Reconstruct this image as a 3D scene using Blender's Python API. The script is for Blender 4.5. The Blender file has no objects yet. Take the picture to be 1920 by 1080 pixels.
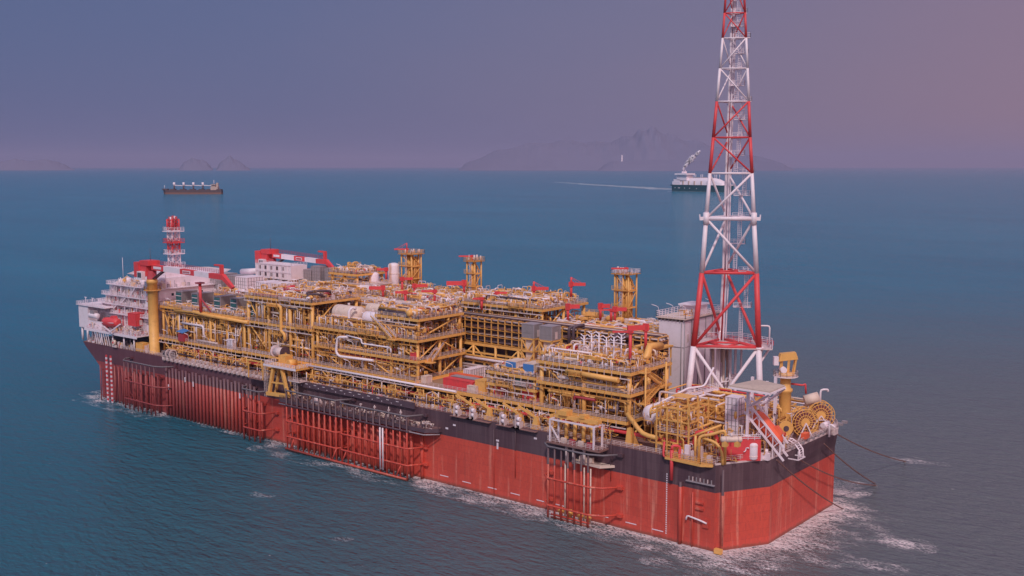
import bpy, math, random
from mathutils import Vector as V
rnd = random.Random(11)
SC = bpy.context.scene
COL = SC.collection
# ---------------------------------------------------------------- camera
CAM = V((116.858, -219.653, 90.766))
F = V((-.62716343, .77061626, -.11321049)); R = V((.77560259, .63122153, 0)); U = V((-.0714609, .08780635, .99357103))
FP = 2001.0
cd = bpy.data.cameras.new('camera'); cam = bpy.data.objects.new('camera', cd); COL.objects.link(cam)
from mathutils import Matrix
cam.matrix_world = Matrix(((R.x, U.x, -F.x, CAM.x), (R.y, U.y, -F.y, CAM.y), (R.z, U.z, -F.z, CAM.z), (0, 0, 0, 1)))
cd.sensor_width = 36; cd.lens = 36 * FP / 1920; cd.clip_start = 1; cd.clip_end = 300000
SC.camera = cam
# ---------------------------------------------------------------- sky, sun, exposure
EXPO = -0.42
SC.view_settings.view_transform = 'Standard'; SC.view_settings.look = 'None'
SC.view_settings.gamma = 1; SC.view_settings.use_curve_mapping = False; SC.view_settings.exposure = EXPO
SUN = V((.42, -.57, .71)).normalized()

def lin(r, g, b, k=1.0):
    def f(c):
        c /= 255.0
        return (c / 12.92 if c <= .04045 else ((c + .055) / 1.055) ** 2.4) * k
    return (f(r), f(g), f(b), 1)

w = bpy.data.worlds.new('World'); SC.world = w; w.use_nodes = True
nt = w.node_tree; nt.nodes.clear(); L = nt.links
def N(t, **k):
    n = nt.nodes.new(t)
    for a, b in k.items(): setattr(n, a, b)
    return n
wo = N('ShaderNodeOutputWorld'); bg = N('ShaderNodeBackground')
tc = N('ShaderNodeTexCoord')
dt = N('ShaderNodeVectorMath', operation='DOT_PRODUCT'); dt.inputs[1].default_value = R
L.new(tc.outputs['Generated'], dt.inputs[0])
mr = N('ShaderNodeMapRange'); mr.inputs[1].default_value = -.5; mr.inputs[2].default_value = .5
nz = N('ShaderNodeTexNoise'); nz.inputs['Scale'].default_value = 1.6; nz.inputs['Detail'].default_value = 5
mpn = N('ShaderNodeMapping'); mpn.inputs['Scale'].default_value = (1, 1, 4)
L.new(tc.outputs['Generated'], mpn.inputs[0]); L.new(mpn.outputs[0], nz.inputs['Vector'])
wob = N('ShaderNodeMath', operation='MULTIPLY_ADD'); wob.inputs[1].default_value = .3; wob.inputs[2].default_value = -.15
L.new(nz.outputs['Fac'], wob.inputs[0])
ad = N('ShaderNodeMath', operation='ADD'); L.new(dt.outputs['Value'], ad.inputs[0]); L.new(wob.outputs[0], ad.inputs[1])
L.new(ad.outputs[0], mr.inputs[0])
KW = 1 / (2 ** EXPO)
def ramp(stops):
    r = N('ShaderNodeValToRGB'); e = r.color_ramp.elements
    while len(e) < len(stops): e.new(.5)
    for el, (p, c) in zip(e, stops): el.position = p; el.color = c
    return r
r1 = ramp([(0, lin(84, 97, 138, KW)), (.28, lin(94, 101, 138, KW)), (.6, lin(116, 109, 138, KW)), (1, lin(144, 117, 134, KW))])
r2 = ramp([(0, lin(74, 95, 136, KW)), (.3, lin(88, 100, 139, KW)), (.65, lin(108, 108, 140, KW)), (1, lin(128, 112, 138, KW))])
L.new(mr.outputs[0], r1.inputs[0]); L.new(mr.outputs[0], r2.inputs[0])
sp = N('ShaderNodeSeparateXYZ'); L.new(tc.outputs['Generated'], sp.inputs[0])
me = N('ShaderNodeMapRange'); me.inputs[1].default_value = .04; me.inputs[2].default_value = .2
L.new(sp.outputs['Z'], me.inputs[0])
mx = N('ShaderNodeMixRGB'); L.new(me.outputs[0], mx.inputs[0]); L.new(r1.outputs[0], mx.inputs[1]); L.new(r2.outputs[0], mx.inputs[2])
sky = N('ShaderNodeTexSky', sky_type='NISHITA'); sky.sun_disc = False
sky.sun_elevation = math.asin(SUN.z); sky.sun_rotation = math.atan2(SUN.x, SUN.y); sky.dust_density = 4
sb = N('ShaderNodeMixRGB', blend_type='ADD'); sb.inputs[0].default_value = .006
L.new(mx.outputs[0], sb.inputs[1]); L.new(sky.outputs[0], sb.inputs[2])
ds = N('ShaderNodeVectorMath', operation='DOT_PRODUCT'); ds.inputs[1].default_value = SUN; L.new(tc.outputs['Generated'], ds.inputs[0])
bs = N('ShaderNodeMapRange', interpolation_type='SMOOTHSTEP'); bs.inputs[1].default_value = -.1; bs.inputs[2].default_value = .9; bs.inputs[3].default_value = 1; bs.inputs[4].default_value = 3.2
L.new(ds.outputs['Value'], bs.inputs[0])
wt = N('ShaderNodeMapRange'); wt.inputs[1].default_value = 1; wt.inputs[2].default_value = 3.2; L.new(bs.outputs[0], wt.inputs[0])
wm = N('ShaderNodeMixRGB', blend_type='MULTIPLY'); L.new(wt.outputs[0], wm.inputs[0]); L.new(sb.outputs[0], wm.inputs[1]); wm.inputs[2].default_value = (1.25, 1.05, .72, 1)
ml = N('ShaderNodeVectorMath', operation='SCALE'); L.new(wm.outputs[0], ml.inputs[0]); L.new(bs.outputs[0], ml.inputs['Scale'])
L.new(ml.outputs[0], bg.inputs[0]); bg.inputs[1].default_value = 1.0; L.new(bg.outputs[0], wo.inputs[0])
sd = bpy.data.lights.new('sun', 'SUN'); sd.energy = 2.3; sd.angle = math.radians(4); sd.color = (1, .93, .9)
so = bpy.data.objects.new('sun', sd); COL.objects.link(so); so.rotation_euler = SUN.to_track_quat('Z', 'Y').to_euler()
so.location = (0, 0, 300)
# ---------------------------------------------------------------- photo ray helpers (1920 px)
def ray(x, y): return F * FP + R * (x - 960) - U * (y - 540)
def onY(x, y, Y): d = ray(x, y); return CAM + d * ((Y - CAM.y) / d.y)
def onX(x, y, X): d = ray(x, y); return CAM + d * ((X - CAM.x) / d.x)
def onZ(x, y, Z): d = ray(x, y); return CAM + d * ((Z - CAM.z) / d.z)
# ---------------------------------------------------------------- materials
def M(name, c, rough=.55, var=.18, sc=.35, metal=0, streak=False, dirt=None, dirt_amt=.35):
    m = bpy.data.materials.new(name); m.use_nodes = True; t = m.node_tree; b = t.nodes['Principled BSDF']
    b.inputs['Roughness'].default_value = rough; b.inputs['Metallic'].default_value = metal
    g = t.nodes.new('ShaderNodeNewGeometry'); mp = t.nodes.new('ShaderNodeMapping'); n = t.nodes.new('ShaderNodeTexNoise')
    mp.inputs['Scale'].default_value = (1, 1, .25 if streak else 1)
    t.links.new(g.outputs['Position'], mp.inputs[0]); t.links.new(mp.outputs[0], n.inputs['Vector'])
    n.inputs['Scale'].default_value = sc; n.inputs['Detail'].default_value = 6; n.inputs['Roughness'].default_value = .7
    r = t.nodes.new('ShaderNodeValToRGB'); e = r.color_ramp.elements
    d = dirt or tuple(x * .45 for x in c)
    e[0].position = .26; e[0].color = tuple(c[i] * (1 - dirt_amt) + d[i] * dirt_amt for i in range(3)) + (1,)
    e[1].position = .47; e[1].color = tuple(c) + (1,)
    x = e.new(.8); x.color = tuple(min(1, v * (1 + var)) for v in c) + (1,)
    t.links.new(n.outputs['Fac'], r.inputs[0]); t.links.new(r.outputs[0], b.inputs['Base Color'])
    return m
YEL = M('yellow_paint', (.80, .41, .12), .5, .12, .5, dirt=(.36, .15, .07), dirt_amt=.5)
YELD = M('weathered_yellow_paint', (.6, .27, .07), .6, .15, .8, dirt=(.2, .09, .06), dirt_amt=.6)
WHT = M('white_paint', (.84, .70, .77), .5, .06, .5, dirt=(.5, .34, .32), dirt_amt=.3)
GAL = M('galvanised_steel', (.68, .52, .52), .5, .1, .8, dirt=(.3, .2, .22), dirt_amt=.5)
CRM = M('cream_lagging', (.72, .54, .47), .6, .1, .6, dirt=(.35, .2, .16), dirt_amt=.5)
RED = M('red_paint', (.72, .065, .075), .5, .12, .7, dirt=(.4, .09, .08), dirt_amt=.6)
DRD = M('dark_red_paint', (.42, .05, .07), .55, .12, .6)
DRK = M('dark_bare_steel', (.10, .06, .08), .6, .3, .6)
BRN = M('brown_deck_steel', (.26, .13, .12), .7, .25, .25, dirt=(.14, .08, .09), dirt_amt=.7)
GRT = M('deck_grating', (.36, .2, .12), .7, .2, .4, dirt=(.2, .11, .1), dirt_amt=.6)
GRY = M('grey_panel', (.34, .28, .31), .55, .15, .5)
COOL = M('brown_grey_louvre_panel', (.25, .21, .22), .6, .15, .5)
DRKG = M('dark_grey_paint', (.17, .14, .16), .6)
BLU = M('blue_tarpaulin', (.07, .2, .5), .6, .15, .5)
TEL = M('green_teal_paint', (.06, .2, .22), .5)
ORG = M('orange_red_fibreglass', (.85, .13, .06), .4, .1, .4)
CHN = M('rusty_chain', (.2, .1, .09), .7)
GLS = M('dark_window_glass', (.03, .04, .06), .2)
FOAMM = M('foam_white', (.8, .68, .72), .8)

def hull_material():
    m = bpy.data.materials.new('hull_paint'); m.use_nodes = True; t = m.node_tree; b = t.nodes['Principled BSDF']
    def n(k, **a):
        x = t.nodes.new(k)
        for q, v in a.items(): setattr(x, q, v)
        return x
    l = t.links.new
    g = n('ShaderNodeNewGeometry'); s = n('ShaderNodeSeparateXYZ'); l(g.outputs['Position'], s.inputs[0])
    def noise(scale, vec, det=5, rough=.6):
        mp = n('ShaderNodeMapping'); mp.inputs['Scale'].default_value = vec; l(g.outputs['Position'], mp.inputs[0])
        x = n('ShaderNodeTexNoise'); x.inputs['Scale'].default_value = scale; x.inputs['Detail'].default_value = det
        x.inputs['Roughness'].default_value = rough; l(mp.outputs[0], x.inputs['Vector']); return x.outputs['Fac']
    def rmp(src, a, b_, ca, cb):
        x = n('ShaderNodeValToRGB'); e = x.color_ramp.elements; e[0].position = a; e[1].position = b_; e[0].color = ca; e[1].color = cb
        l(src, x.inputs[0]); return x.outputs[0]
    def mix(f, a, b_, typ='MIX'):
        x = n('ShaderNodeMixRGB', blend_type=typ)
        for i, v in ((0, f), (1, a), (2, b_)):
            if hasattr(v, 'node'): l(v, x.inputs[i])
            else: x.inputs[i].default_value = v
        return x.outputs[0]
    big = noise(.05, (1, 1, .6)); streak = noise(.55, (1, 1, .05), 6, .65); fine = noise(1.5, (1, 1, .5), 6, .7)
    red = rmp(big, .35, .65, (.58, .072, .05, 1), (.74, .10, .065, 1))
    red = mix(rmp(streak, .54, .7, (0, 0, 0, 1), (.8, .8, .8, 1)), red, (.9, .36, .26, 1))
    red = mix(rmp(fine, .32, .55, (.45, .45, .45, 1), (0, 0, 0, 1)), red, (.42, .06, .06, 1))
    blk = rmp(streak, .45, .75, (.10, .05, .065, 1), (.18, .105, .12, 1))
    str2 = noise(.22, (1, 1, .04), 5, .6)
    blk = mix(rmp(str2, .6, .74, (0, 0, 0, 1), (.5, .5, .5, 1)), blk, (.3, .2, .21, 1))
    red = mix(rmp(str2, .6, .72, (0, 0, 0, 1), (.6, .6, .6, 1)), red, (.4, .08, .06, 1))
    blk = mix(rmp(big, .5, .72, (0, 0, 0, 1), (.4, .4, .4, 1)), blk, (.2, .13, .15, 1))
    z = n('ShaderNodeMapRange'); z.inputs[1].default_value = 14.25; z.inputs[2].default_value = 14.32; l(s.outputs['Z'], z.inputs[0])
    c = mix(z.outputs[0], red, blk)
    # boot-top growth just above the water, ragged
    zz = n('ShaderNodeMath', operation='MULTIPLY_ADD'); zz.inputs[1].default_value = -2.2; l(fine, zz.inputs[0]); l(s.outputs['Z'], zz.inputs[2])
    z2 = n('ShaderNodeMapRange'); z2.inputs[1].default_value = -.75; z2.inputs[2].default_value = -.1; z2.inputs[3].default_value = .75; z2.inputs[4].default_value = 0
    l(zz.outputs[0], z2.inputs[0]); c = mix(z2.outputs[0], c, (.2, .07, .05, 1))
    # riser half is more fouled and rusty, with the guards' shade painted in
    x2 = n('ShaderNodeMapRange'); x2.inputs[1].default_value = -150; x2.inputs[2].default_value = -215; x2.inputs[3].default_value = 0; x2.inputs[4].default_value = .62
    l(s.outputs['X'], x2.inputs[0]); c = mix(x2.outputs[0], c, (.16, .05, .07, 1))
    # plate seams
    br = n('ShaderNodeTexBrick'); mp = n('ShaderNodeMapping'); mp.inputs['Rotation'].default_value = (math.radians(90), 0, 0)
    l(g.outputs['Position'], mp.inputs[0]); l(mp.outputs[0], br.inputs['Vector']); br.inputs['Scale'].default_value = .12
    br.inputs['Mortar Size'].default_value = .005; br.inputs['Color1'].default_value = (1, 1, 1, 1); br.inputs['Color2'].default_value = (.93, .93, .93, 1); br.inputs['Mortar'].default_value = (.8, .78, .78, 1)
    c = mix(1.0, c, br.outputs[0], 'MULTIPLY')
    l(c, b.inputs['Base Color']); b.inputs['Roughness'].default_value = .5
    bp = n('ShaderNodeBump'); bp.inputs['Strength'].default_value = .25; bp.inputs['Distance'].default_value = .3; l(big, bp.inputs['Height']); l(bp.outputs[0], b.inputs['Normal'])
    return m
HUL = hull_material()
# ---------------------------------------------------------------- mesh builder
class MB:
    def __init__(s): s.v = []; s.f = []; s.m = []; s.s = []
    def face(s, idx, m=0, sm=False): s.f.append(idx); s.m.append(m); s.s.append(sm)
    def hexa(s, p, m=0):
        b = len(s.v); s.v += [tuple(q) for q in p]
        for a in ((0, 3, 2, 1), (4, 5, 6, 7), (0, 1, 5, 4), (1, 2, 6, 5), (2, 3, 7, 6), (3, 0, 4, 7)): s.face([b + i for i in a], m)
        return s
    def box(s, x0, y0, z0, x1, y1, z1, m=0):
        if x0 > x1: x0, x1 = x1, x0
        if y0 > y1: y0, y1 = y1, y0
        return s.hexa([(x0, y0, z0), (x1, y0, z0), (x1, y1, z0), (x0, y1, z0), (x0, y0, z1), (x1, y0, z1), (x1, y1, z1), (x0, y1, z1)], m)
    def bar(s, p, q, wd, h=None, m=0):
        p = V(p); q = V(q); d = q - p
        if d.length < 1e-5: return s
        d.normalize(); h = h or wd
        up = V((0, 0, 1)) if abs(d.z) < .95 else V((0, 1, 0))
        a = d.cross(up).normalized() * wd / 2; b = a.normalized().cross(d) * h / 2
        return s.hexa([p - a - b, p + a - b, p + a + b, p - a + b, q - a - b, q + a - b, q + a + b, q - a + b][0:0] or
                      [p - a - b, p + a - b, q + a - b, q - a - b, p - a + b, p + a + b, q + a + b, q - a + b], m)
    def sweep(s, pts, rad, n=8, m=0, caps=True, sm=True):
        pts = [V(p) for p in pts]; k = len(pts)
        if not isinstance(rad, (list, tuple)): rad = [rad] * k
        base = len(s.v); ref = None
        for i, p in enumerate(pts):
            t = (pts[min(i + 1, k - 1)] - pts[max(i - 1, 0)])
            if t.length < 1e-6: t = V((0, 0, 1))
            t.normalize()
            if ref is None: ref = V((0, 0, 1)) if abs(t.z) < .9 else V((1, 0, 0))
            a = t.cross(ref)
            if a.length < 1e-3: ref = V((.3, .8, .5)); a = t.cross(ref)
            a.normalize(); b = a.cross(t)
            ref = b
            for j in range(n):
                an = 2 * math.pi * j / n; s.v.append(tuple(p + (a * math.cos(an) + b * math.sin(an)) * rad[i]))
        for i in range(k - 1):
            for j in range(n):
                s.face([base + i * n + j, base + i * n + (j + 1) % n, base + (i + 1) * n + (j + 1) % n, base + (i + 1) * n + j], m, sm)
        if caps:
            s.face([base + j for j in range(n)][::-1], m); s.face([base + (k - 1) * n + j for j in range(n)], m)
        return s
    def tube(s, p, q, r, n=8, m=0, r2=None): return s.sweep([p, q], [r, r if r2 is None else r2], n, m)
    def pipe(s, pts, r, n=8, m=0, bend=None):
        pts = [V(p) for p in pts]; out = [pts[0]]; bend = bend or r * 2.6
        for i in range(1, len(pts) - 1):
            a = pts[i - 1] - pts[i]; c = pts[i + 1] - pts[i]
            if a.length < 1e-4 or c.length < 1e-4: continue
            e = min(bend, a.length * .45, c.length * .45); a.normalize(); c.normalize()
            p0 = pts[i] + a * e; p2 = pts[i] + c * e
            out += [p0, p0 * .25 + pts[i] * .5 + p2 * .25, p2]
        out.append(pts[-1]); return s.sweep(out, r, n, m)
    def lathe(s, prof, o, ax=(0, 0, 1), n=16, m=0):
        ax = V(ax).normalized(); o = V(o); ref = V((1, 0, 0)) if abs(ax.z) > .9 else V((0, 0, 1))
        a = ax.cross(ref).normalized(); b = ax.cross(a); base = len(s.v); k = len(prof)
        for r, h in prof:
            for j in range(n):
                t = 2 * math.pi * j / n; s.v.append(tuple(o + ax * h + (a * math.cos(t) + b * math.sin(t)) * max(r, .001)))
        for i in range(k - 1):
            for j in range(n):
                s.face([base + i * n + j, base + i * n + (j + 1) % n, base + (i + 1) * n + (j + 1) % n, base + (i + 1) * n + j], m, True)
        s.face([base + j for j in range(n)], m); s.face([base + (k - 1) * n + j for j in range(n)], m)
        return s
    def vessel(s, p, q, r, m=0, n=16):
        p = V(p); q = V(q); Ln = (q - p).length; ax = (q - p).normalized(); pr = []
        for i in range(5): t = i / 4 * math.pi / 2; pr.append((r * math.sin(t) + .001, r * .5 * (1 - math.cos(t))))
        for i in range(5): t = i / 4 * math.pi / 2; pr.append((r * math.cos(t) + .001, Ln - r * .5 + r * .5 * math.sin(t)))
        return s.lathe(pr, p, ax, n, m)
    def prism(s, poly, z0, z1, m=0):
        b = len(s.v); n = len(poly); s.v += [(x, y, z0) for x, y in poly] + [(x, y, z1) for x, y in poly]
        s.face([b + i for i in range(n)][::-1], m); s.face([b + n + i for i in range(n)], m)
        for i in range(n): s.face([b + i, b + (i + 1) % n, b + n + (i + 1) % n, b + n + i], m)
        return s
    def rail(s, pts, h=1.15, step=1.8, m=0, t=.09, rails=3):
        pts = [V(p) for p in pts]
        for a, b in zip(pts, pts[1:]):
            d = b - a; k = max(1, int(d.length / step))
            for i in range(k + 1):
                p = a + d * i / k; s.bar(p, p + V((0, 0, h)), t, t, m)
            for j in range(rails):
                z = V((0, 0, h * (j + 1) / rails - .02)); s.bar(a + z, b + z, t * .9, t * .9, m)
        return s
    def stair(s, p, q, wd=1.0, m=0, mr=1):
        p = V(p); q = V(q); d = q - p; h = V((d.x, d.y, 0)).normalized(); a = V((-h.y, h.x, 0)) * wd / 2
        for sg in (-1, 1):
            s.bar(p + a * sg, q + a * sg, .12, .4, m)
            for z in (.55, 1.1): s.bar(p + a * sg + V((0, 0, z)), q + a * sg + V((0, 0, z)), .08, .08, mr)
            k = int(d.length / 1.6)
            for i in range(k + 1): t = p + d * i / k + a * sg; s.bar(t, t + V((0, 0, 1.1)), .08, .08, mr)
        k = int(abs(d.z) / .3)
        for i in range(1, k): t = p + d * i / k; s.bar(t - a, t + a, .28, .06, m)
        return s
    def ladder(s, p, z1, wd=.6, m=0, dirv=(1, 0, 0)):
        p = V(p); a = V(dirv) * wd / 2; q = V((p.x, p.y, z1))
        s.bar(p - a, q - a, .1, .1, m); s.bar(p + a, q + a, .1, .1, m)
        for i in range(int((z1 - p.z) / .5)): t = p + V((0, 0, .5 * i + .2)); s.bar(t - a, t + a, .07, .07, m)
        return s

ORI = {}
def build(name, mb, mats, parent=None, label=None, loc=None):
    o0 = ORI.get(parent.name, V((0, 0, 0))) if parent else V(loc or (0, 0, 0))
    me_ = bpy.data.meshes.new(name)
    me_.from_pydata([(x - o0.x, y - o0.y, z - o0.z) for x, y, z in mb.v], [], mb.f)
    if not isinstance(mats, (list, tuple)): mats = [mats]
    for m in mats: me_.materials.append(m)
    me_.polygons.foreach_set('material_index', mb.m); me_.polygons.foreach_set('use_smooth', mb.s); me_.update()
    o = bpy.data.objects.new(name, me_); COL.objects.link(o)
    if parent: o.parent = parent
    else: o.location = o0
    ORI[o.name] = o0
    if label: o['label'] = label
    return o
def tag(o, label, cat=None, group=None, kind=None):
    if label: o['label'] = label
    if cat: o['category'] = cat
    if group: o['group'] = group
    if kind: o['kind'] = kind
    return o
def thing(name, label, cat, loc, group=None):
    o = bpy.data.objects.new(name, None); COL.objects.link(o); o.location = loc; ORI[o.name] = V(loc); o.empty_display_size = 1
    return tag(o, label, cat, group)
def copy_tree(o, parent=None, loc=None, rz=None):
    c = o.copy(); COL.objects.link(c)
    if parent: c.parent = parent
    ORI[c.name] = ORI[o.name] if parent else V(loc if loc else o.location)
    if loc is not None: c.location = loc
    if rz is not None: c.rotation_euler = (0, 0, rz)
    for ch in list(o.children): copy_tree(ch, c)
    return c
def rgb_pick(ws):
    t = rnd.random() * sum(x[1] for x in ws)
    for m, k in ws:
        t -= k
        if t <= 0: return m
    return ws[-1][0]
DZ = 21.0            # main deck height above the water
# ================================================================ SEA
def sea():
    def axis(a, b, st, far):
        xs = []; x = a
        while x < b: xs.append(x); x += st
        xs.append(b); d = st
        while xs[-1] < far: d *= 1.25; xs.append(xs[-1] + d)
        d = st
        while xs[0] > -far: d *= 1.25; xs.insert(0, xs[0] - d)
        return xs
    X = axis(-300, 90, 2.5, 90000); Y = axis(-90, 130, 2.5, 90000)
    nx, ny = len(X), len(Y); vs = [(x, y, 0) for y in Y for x in X]
    fs = [(j * nx + i, j * nx + i + 1, (j + 1) * nx + i + 1, (j + 1) * nx + i) for j in range(ny - 1) for i in range(nx - 1)]
    me_ = bpy.data.meshes.new('sea'); me_.from_pydata(vs, [], fs); me_.update()
    at = me_.attributes.new('foam', 'FLOAT', 'POINT')
    def foam(x, y):
        if x < -400 or x > 200 or abs(y) > 250: return 0
        if x < -300: return 0
        if x <= 2 and y <= 4 and x > -277:      # along the near side
            d = max(0, -y)
            if x > -20: wd, k = 3.4, 1.1
            elif x > -60: wd, k = 3.0, 1.0
            elif x > -105: wd, k = 3.0, .75
            elif x > -165: wd, k = 4.5, .5
            elif x > -225: wd, k = 1.2, .5
            else: wd, k = 3.5, .65
            # a band of broken foam that has drifted off the side
            off = .46 * math.exp(-((d - (2.5 + (x + 95) * .05)) / 2.4) ** 2) if -95 < x < 0 else 0
            # thin line of foam right at the plating
            return max(k * math.exp(-d / wd), off)
        if x > 2 and y < 60:
            hx = 7.5 if 13 < y < 52 else (7.5 - (13 - y) * .58 if y <= 13 else 7.5 - (y - 52) * .58)
            d = max(0, x - hx) if y > 0 else math.hypot(max(0, x - 2), y)
            wd = 5.2 if y < 54 else 3
            return 1.0 * math.exp(-max(0, d - 1.2) / wd) * (1 if y < 54 else .6)
        if y > 60 and x < 12 and x > -290: return .6 * math.exp(-max(0, y - 65) / 4)
        if x < -272: return .8 * math.exp(-abs(x + 274) / 3) if -5 < y < 70 else 0
        return 0
    extra = [(onZ(1685, 1018, 0), 3.2, .7), (onZ(1650, 1063, 0), 2.5, .5), (onZ(1705, 862, 0), 2.2, .5), (onZ(1600, 905, 0), 1.2, .4), (onZ(490, 928, 0), 1.5, .35),
             (onZ(1450, 1062, 0), 3, .45), (onZ(1530, 1050, 0), 2.5, .5), (onZ(1600, 965, 0), 2, .6), (onZ(1760, 870, 0), 1.4, .35), (onZ(1240, 1055, 0), 2, .35), (onZ(640, 1012, 0), 1, .3), (onZ(1150, 985, 0), 3, .5)]
    wake0, wake1 = onZ(1262, 355.5, 0), onZ(1040, 341.5, 0)
    vals = []
    for x, y, _ in vs:
        f = foam(x, y)
        for c, r_, k in extra:
            q = (x - c.x) ** 2 / (r_ * 1.6) ** 2 + (y - c.y) ** 2 / r_ ** 2
            if q < 9: f = max(f, k * math.exp(-q))
        vals.append(f)
    at.data.foreach_set('value', vals)
    m = bpy.data.materials.new('sea_water'); m.use_nodes = True; t = m.node_tree; b = t.nodes['Principled BSDF']; l = t.links.new
    def n(k, **a):
        x = t.nodes.new(k)
        for q, v in a.items(): setattr(x, q, v)
        return x
    g = n('ShaderNodeNewGeometry')
    def noise(scale, vec, det=4, rough=.6, rot=0):
        mp = n('ShaderNodeMapping'); mp.inputs['Scale'].default_value = vec; mp.inputs['Rotation'].default_value = (0, 0, rot); l(g.outputs['Position'], mp.inputs[0])
        x = n('ShaderNodeTexNoise'); x.inputs['Scale'].default_value = scale; x.inputs['Detail'].default_value = det
        x.inputs['Roughness'].default_value = rough; l(mp.outputs[0], x.inputs['Vector']); return x.outputs['Fac']
    def math_(op, a, b_=0.0, c_=0.0):
        x = n('ShaderNodeMath', operation=op)
        for i, v in enumerate((a, b_, c_)):
            if hasattr(v, 'node'): l(v, x.inputs[i])
            else: x.inputs[i].default_value = v
        return x.outputs[0]
    rot = math.radians(-39)
    small = noise(.55, (1, 2.2, 1), 5, .65, math.radians(45)); mid = noise(.09, (1, 2, 1), 4, .6, math.radians(40)); swell = noise(.018, (1, 2.5, 1), 3, .5, math.radians(30))
    chop = noise(.2, (1, 2.6, 1), 4, .6, math.radians(50))
    hgt = math_('ADD', math_('MULTIPLY', math_('ADD', small, math_('MULTIPLY', chop, 2.6)), .9), math_('ADD', math_('MULTIPLY', mid, 2.0), math_('MULTIPLY', swell, 4.0)))
    bp = n('ShaderNodeBump'); bp.inputs['Strength'].default_value = .9; bp.inputs['Distance'].default_value = 1.0; l(hgt, bp.inputs['Height'])
    # water colour: deep blue with broad patches
    patch = noise(.0022, (1, 3, 1), 4, .55, math.radians(38)); cr = n('ShaderNodeValToRGB'); e = cr.color_ramp.elements
    e[0].position = .35; e[0].color = WATER_A; e[1].position = .68; e[1].color = WATER_B; l(patch, cr.inputs[0])
    def dotp(vec, off, a, b_):
        sub = n('ShaderNodeVectorMath', operation='SUBTRACT'); l(g.outputs['Position'], sub.inputs[0]); sub.inputs[1].default_value = (CAM.x, CAM.y, 0)
        d_ = n('ShaderNodeVectorMath', operation='DOT_PRODUCT'); l(sub.outputs[0], d_.inputs[0]); d_.inputs[1].default_value = vec
        m_ = n('ShaderNodeMapRange', interpolation_type='SMOOTHSTEP'); m_.inputs[1].default_value = a; m_.inputs[2].default_value = b_; l(d_.outputs['Value'], m_.inputs[0]); return m_.outputs[0]
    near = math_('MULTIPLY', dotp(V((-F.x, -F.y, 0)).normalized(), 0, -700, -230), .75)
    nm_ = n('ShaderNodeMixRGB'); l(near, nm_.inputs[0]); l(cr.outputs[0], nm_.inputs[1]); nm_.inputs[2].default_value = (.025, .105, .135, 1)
    painted_cast = math_('MULTIPLY', dotp(R, 0, -150, 130), dotp(V((-F.x, -F.y, 0)).normalized(), 0, -900, -230))  # pale cast that the light doesn't give, painted into the near right water
    sm_ = n('ShaderNodeMixRGB'); l(painted_cast, sm_.inputs[0]); l(nm_.outputs[0], sm_.inputs[1]); sm_.inputs[2].default_value = (.15, .155, .165, 1)
    at_ = n('ShaderNodeAttribute', attribute_name='foam')
    fn = noise(.55, (1, 2.0, 1), 8, .7, math.radians(52)); fn2 = noise(.09, (1, 2, 1), 4, .6, math.radians(48))
    # ridged noise gives the lacy look of spent foam
    rid = math_('SUBTRACT', 1.0, math_('MULTIPLY', math_('ABSOLUTE', math_('SUBTRACT', fn, .5)), 9.0))
    a1 = math_('ADD', math_('MULTIPLY', at_.outputs['Fac'], .74), math_('MULTIPLY', math_('MAXIMUM', rid, 0.0), .85))
    a1 = math_('ADD', a1, math_('MULTIPLY', math_('SUBTRACT', fn2, .5), 1.6))
    a1 = math_('MULTIPLY', a1, math_('GREATER_THAN', at_.outputs['Fac'], .03))
    mrr = n('ShaderNodeMapRange'); mrr.inputs[1].default_value = .75; mrr.inputs[2].default_value = 1.1; mrr.inputs[4].default_value = .9; l(a1, mrr.inputs[0])
    # scattered whitecaps
    wn = noise(.3, (1, 2.8, 1), 5, .62, math.radians(44)); wn2 = noise(.012, (1, 1, 1), 3)
    wc = math_('MULTIPLY', math_('MULTIPLY', math_('MAXIMUM', math_('SUBTRACT', wn, .705), 0.0), 20.0), math_('GREATER_THAN', wn2, .48))
    fm = math_('MINIMUM', math_('MAXIMUM', mrr.outputs[0], math_('MINIMUM', wc, .8)), 1.0)
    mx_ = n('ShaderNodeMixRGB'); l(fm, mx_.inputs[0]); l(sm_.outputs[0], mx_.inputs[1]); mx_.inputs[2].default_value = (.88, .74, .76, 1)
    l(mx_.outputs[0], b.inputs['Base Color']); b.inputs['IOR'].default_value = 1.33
    rg = n('ShaderNodeMapRange'); rg.inputs[3].default_value = .13; rg.inputs[4].default_value = .8; l(fm, rg.inputs[0]); l(rg.outputs[0], b.inputs['Roughness'])
    b.inputs['Specular IOR Level'].default_value = .5; b.inputs['Specular Tint'].default_value = (.6, .9, 1, 1)
    l(bp.outputs[0], b.inputs['Normal'])
    me_.materials.append(m); o = bpy.data.objects.new('sea', me_); COL.objects.link(o); tag(o, 'open blue sea with small wind waves', kind='structure')
    # wake of the gas carrier: a broad ribbon of spent foam lying on the water
    mb = MB(); k = 60; pr = []
    nrm = (wake1 - wake0).normalized().cross(V((0, 0, 1)))
    for i in range(k + 1):
        tt = i / k; c = wake0.lerp(wake1, tt) + nrm * math.sin(tt * 9) * 8; wd = (70 - 52 * tt) * (1 if tt > .02 else .5) + rnd.uniform(-12, 12); pr.append((c - nrm * wd, c + nrm * wd * (1 - .3 * tt)))
    for a, c in pr: mb.v += [(a.x, a.y, .05), (c.x, c.y, .05)]
    for i in range(k): mb.face([2 * i, 2 * i + 1, 2 * i + 3, 2 * i + 2])
    o = build('wake', mb, FOAMT); tag(o, 'long pale wake trailing behind the gas carrier', kind='stuff')
FOAMT = M('spent_foam', (.42, .46, .54), .7, .1, .01)
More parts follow.
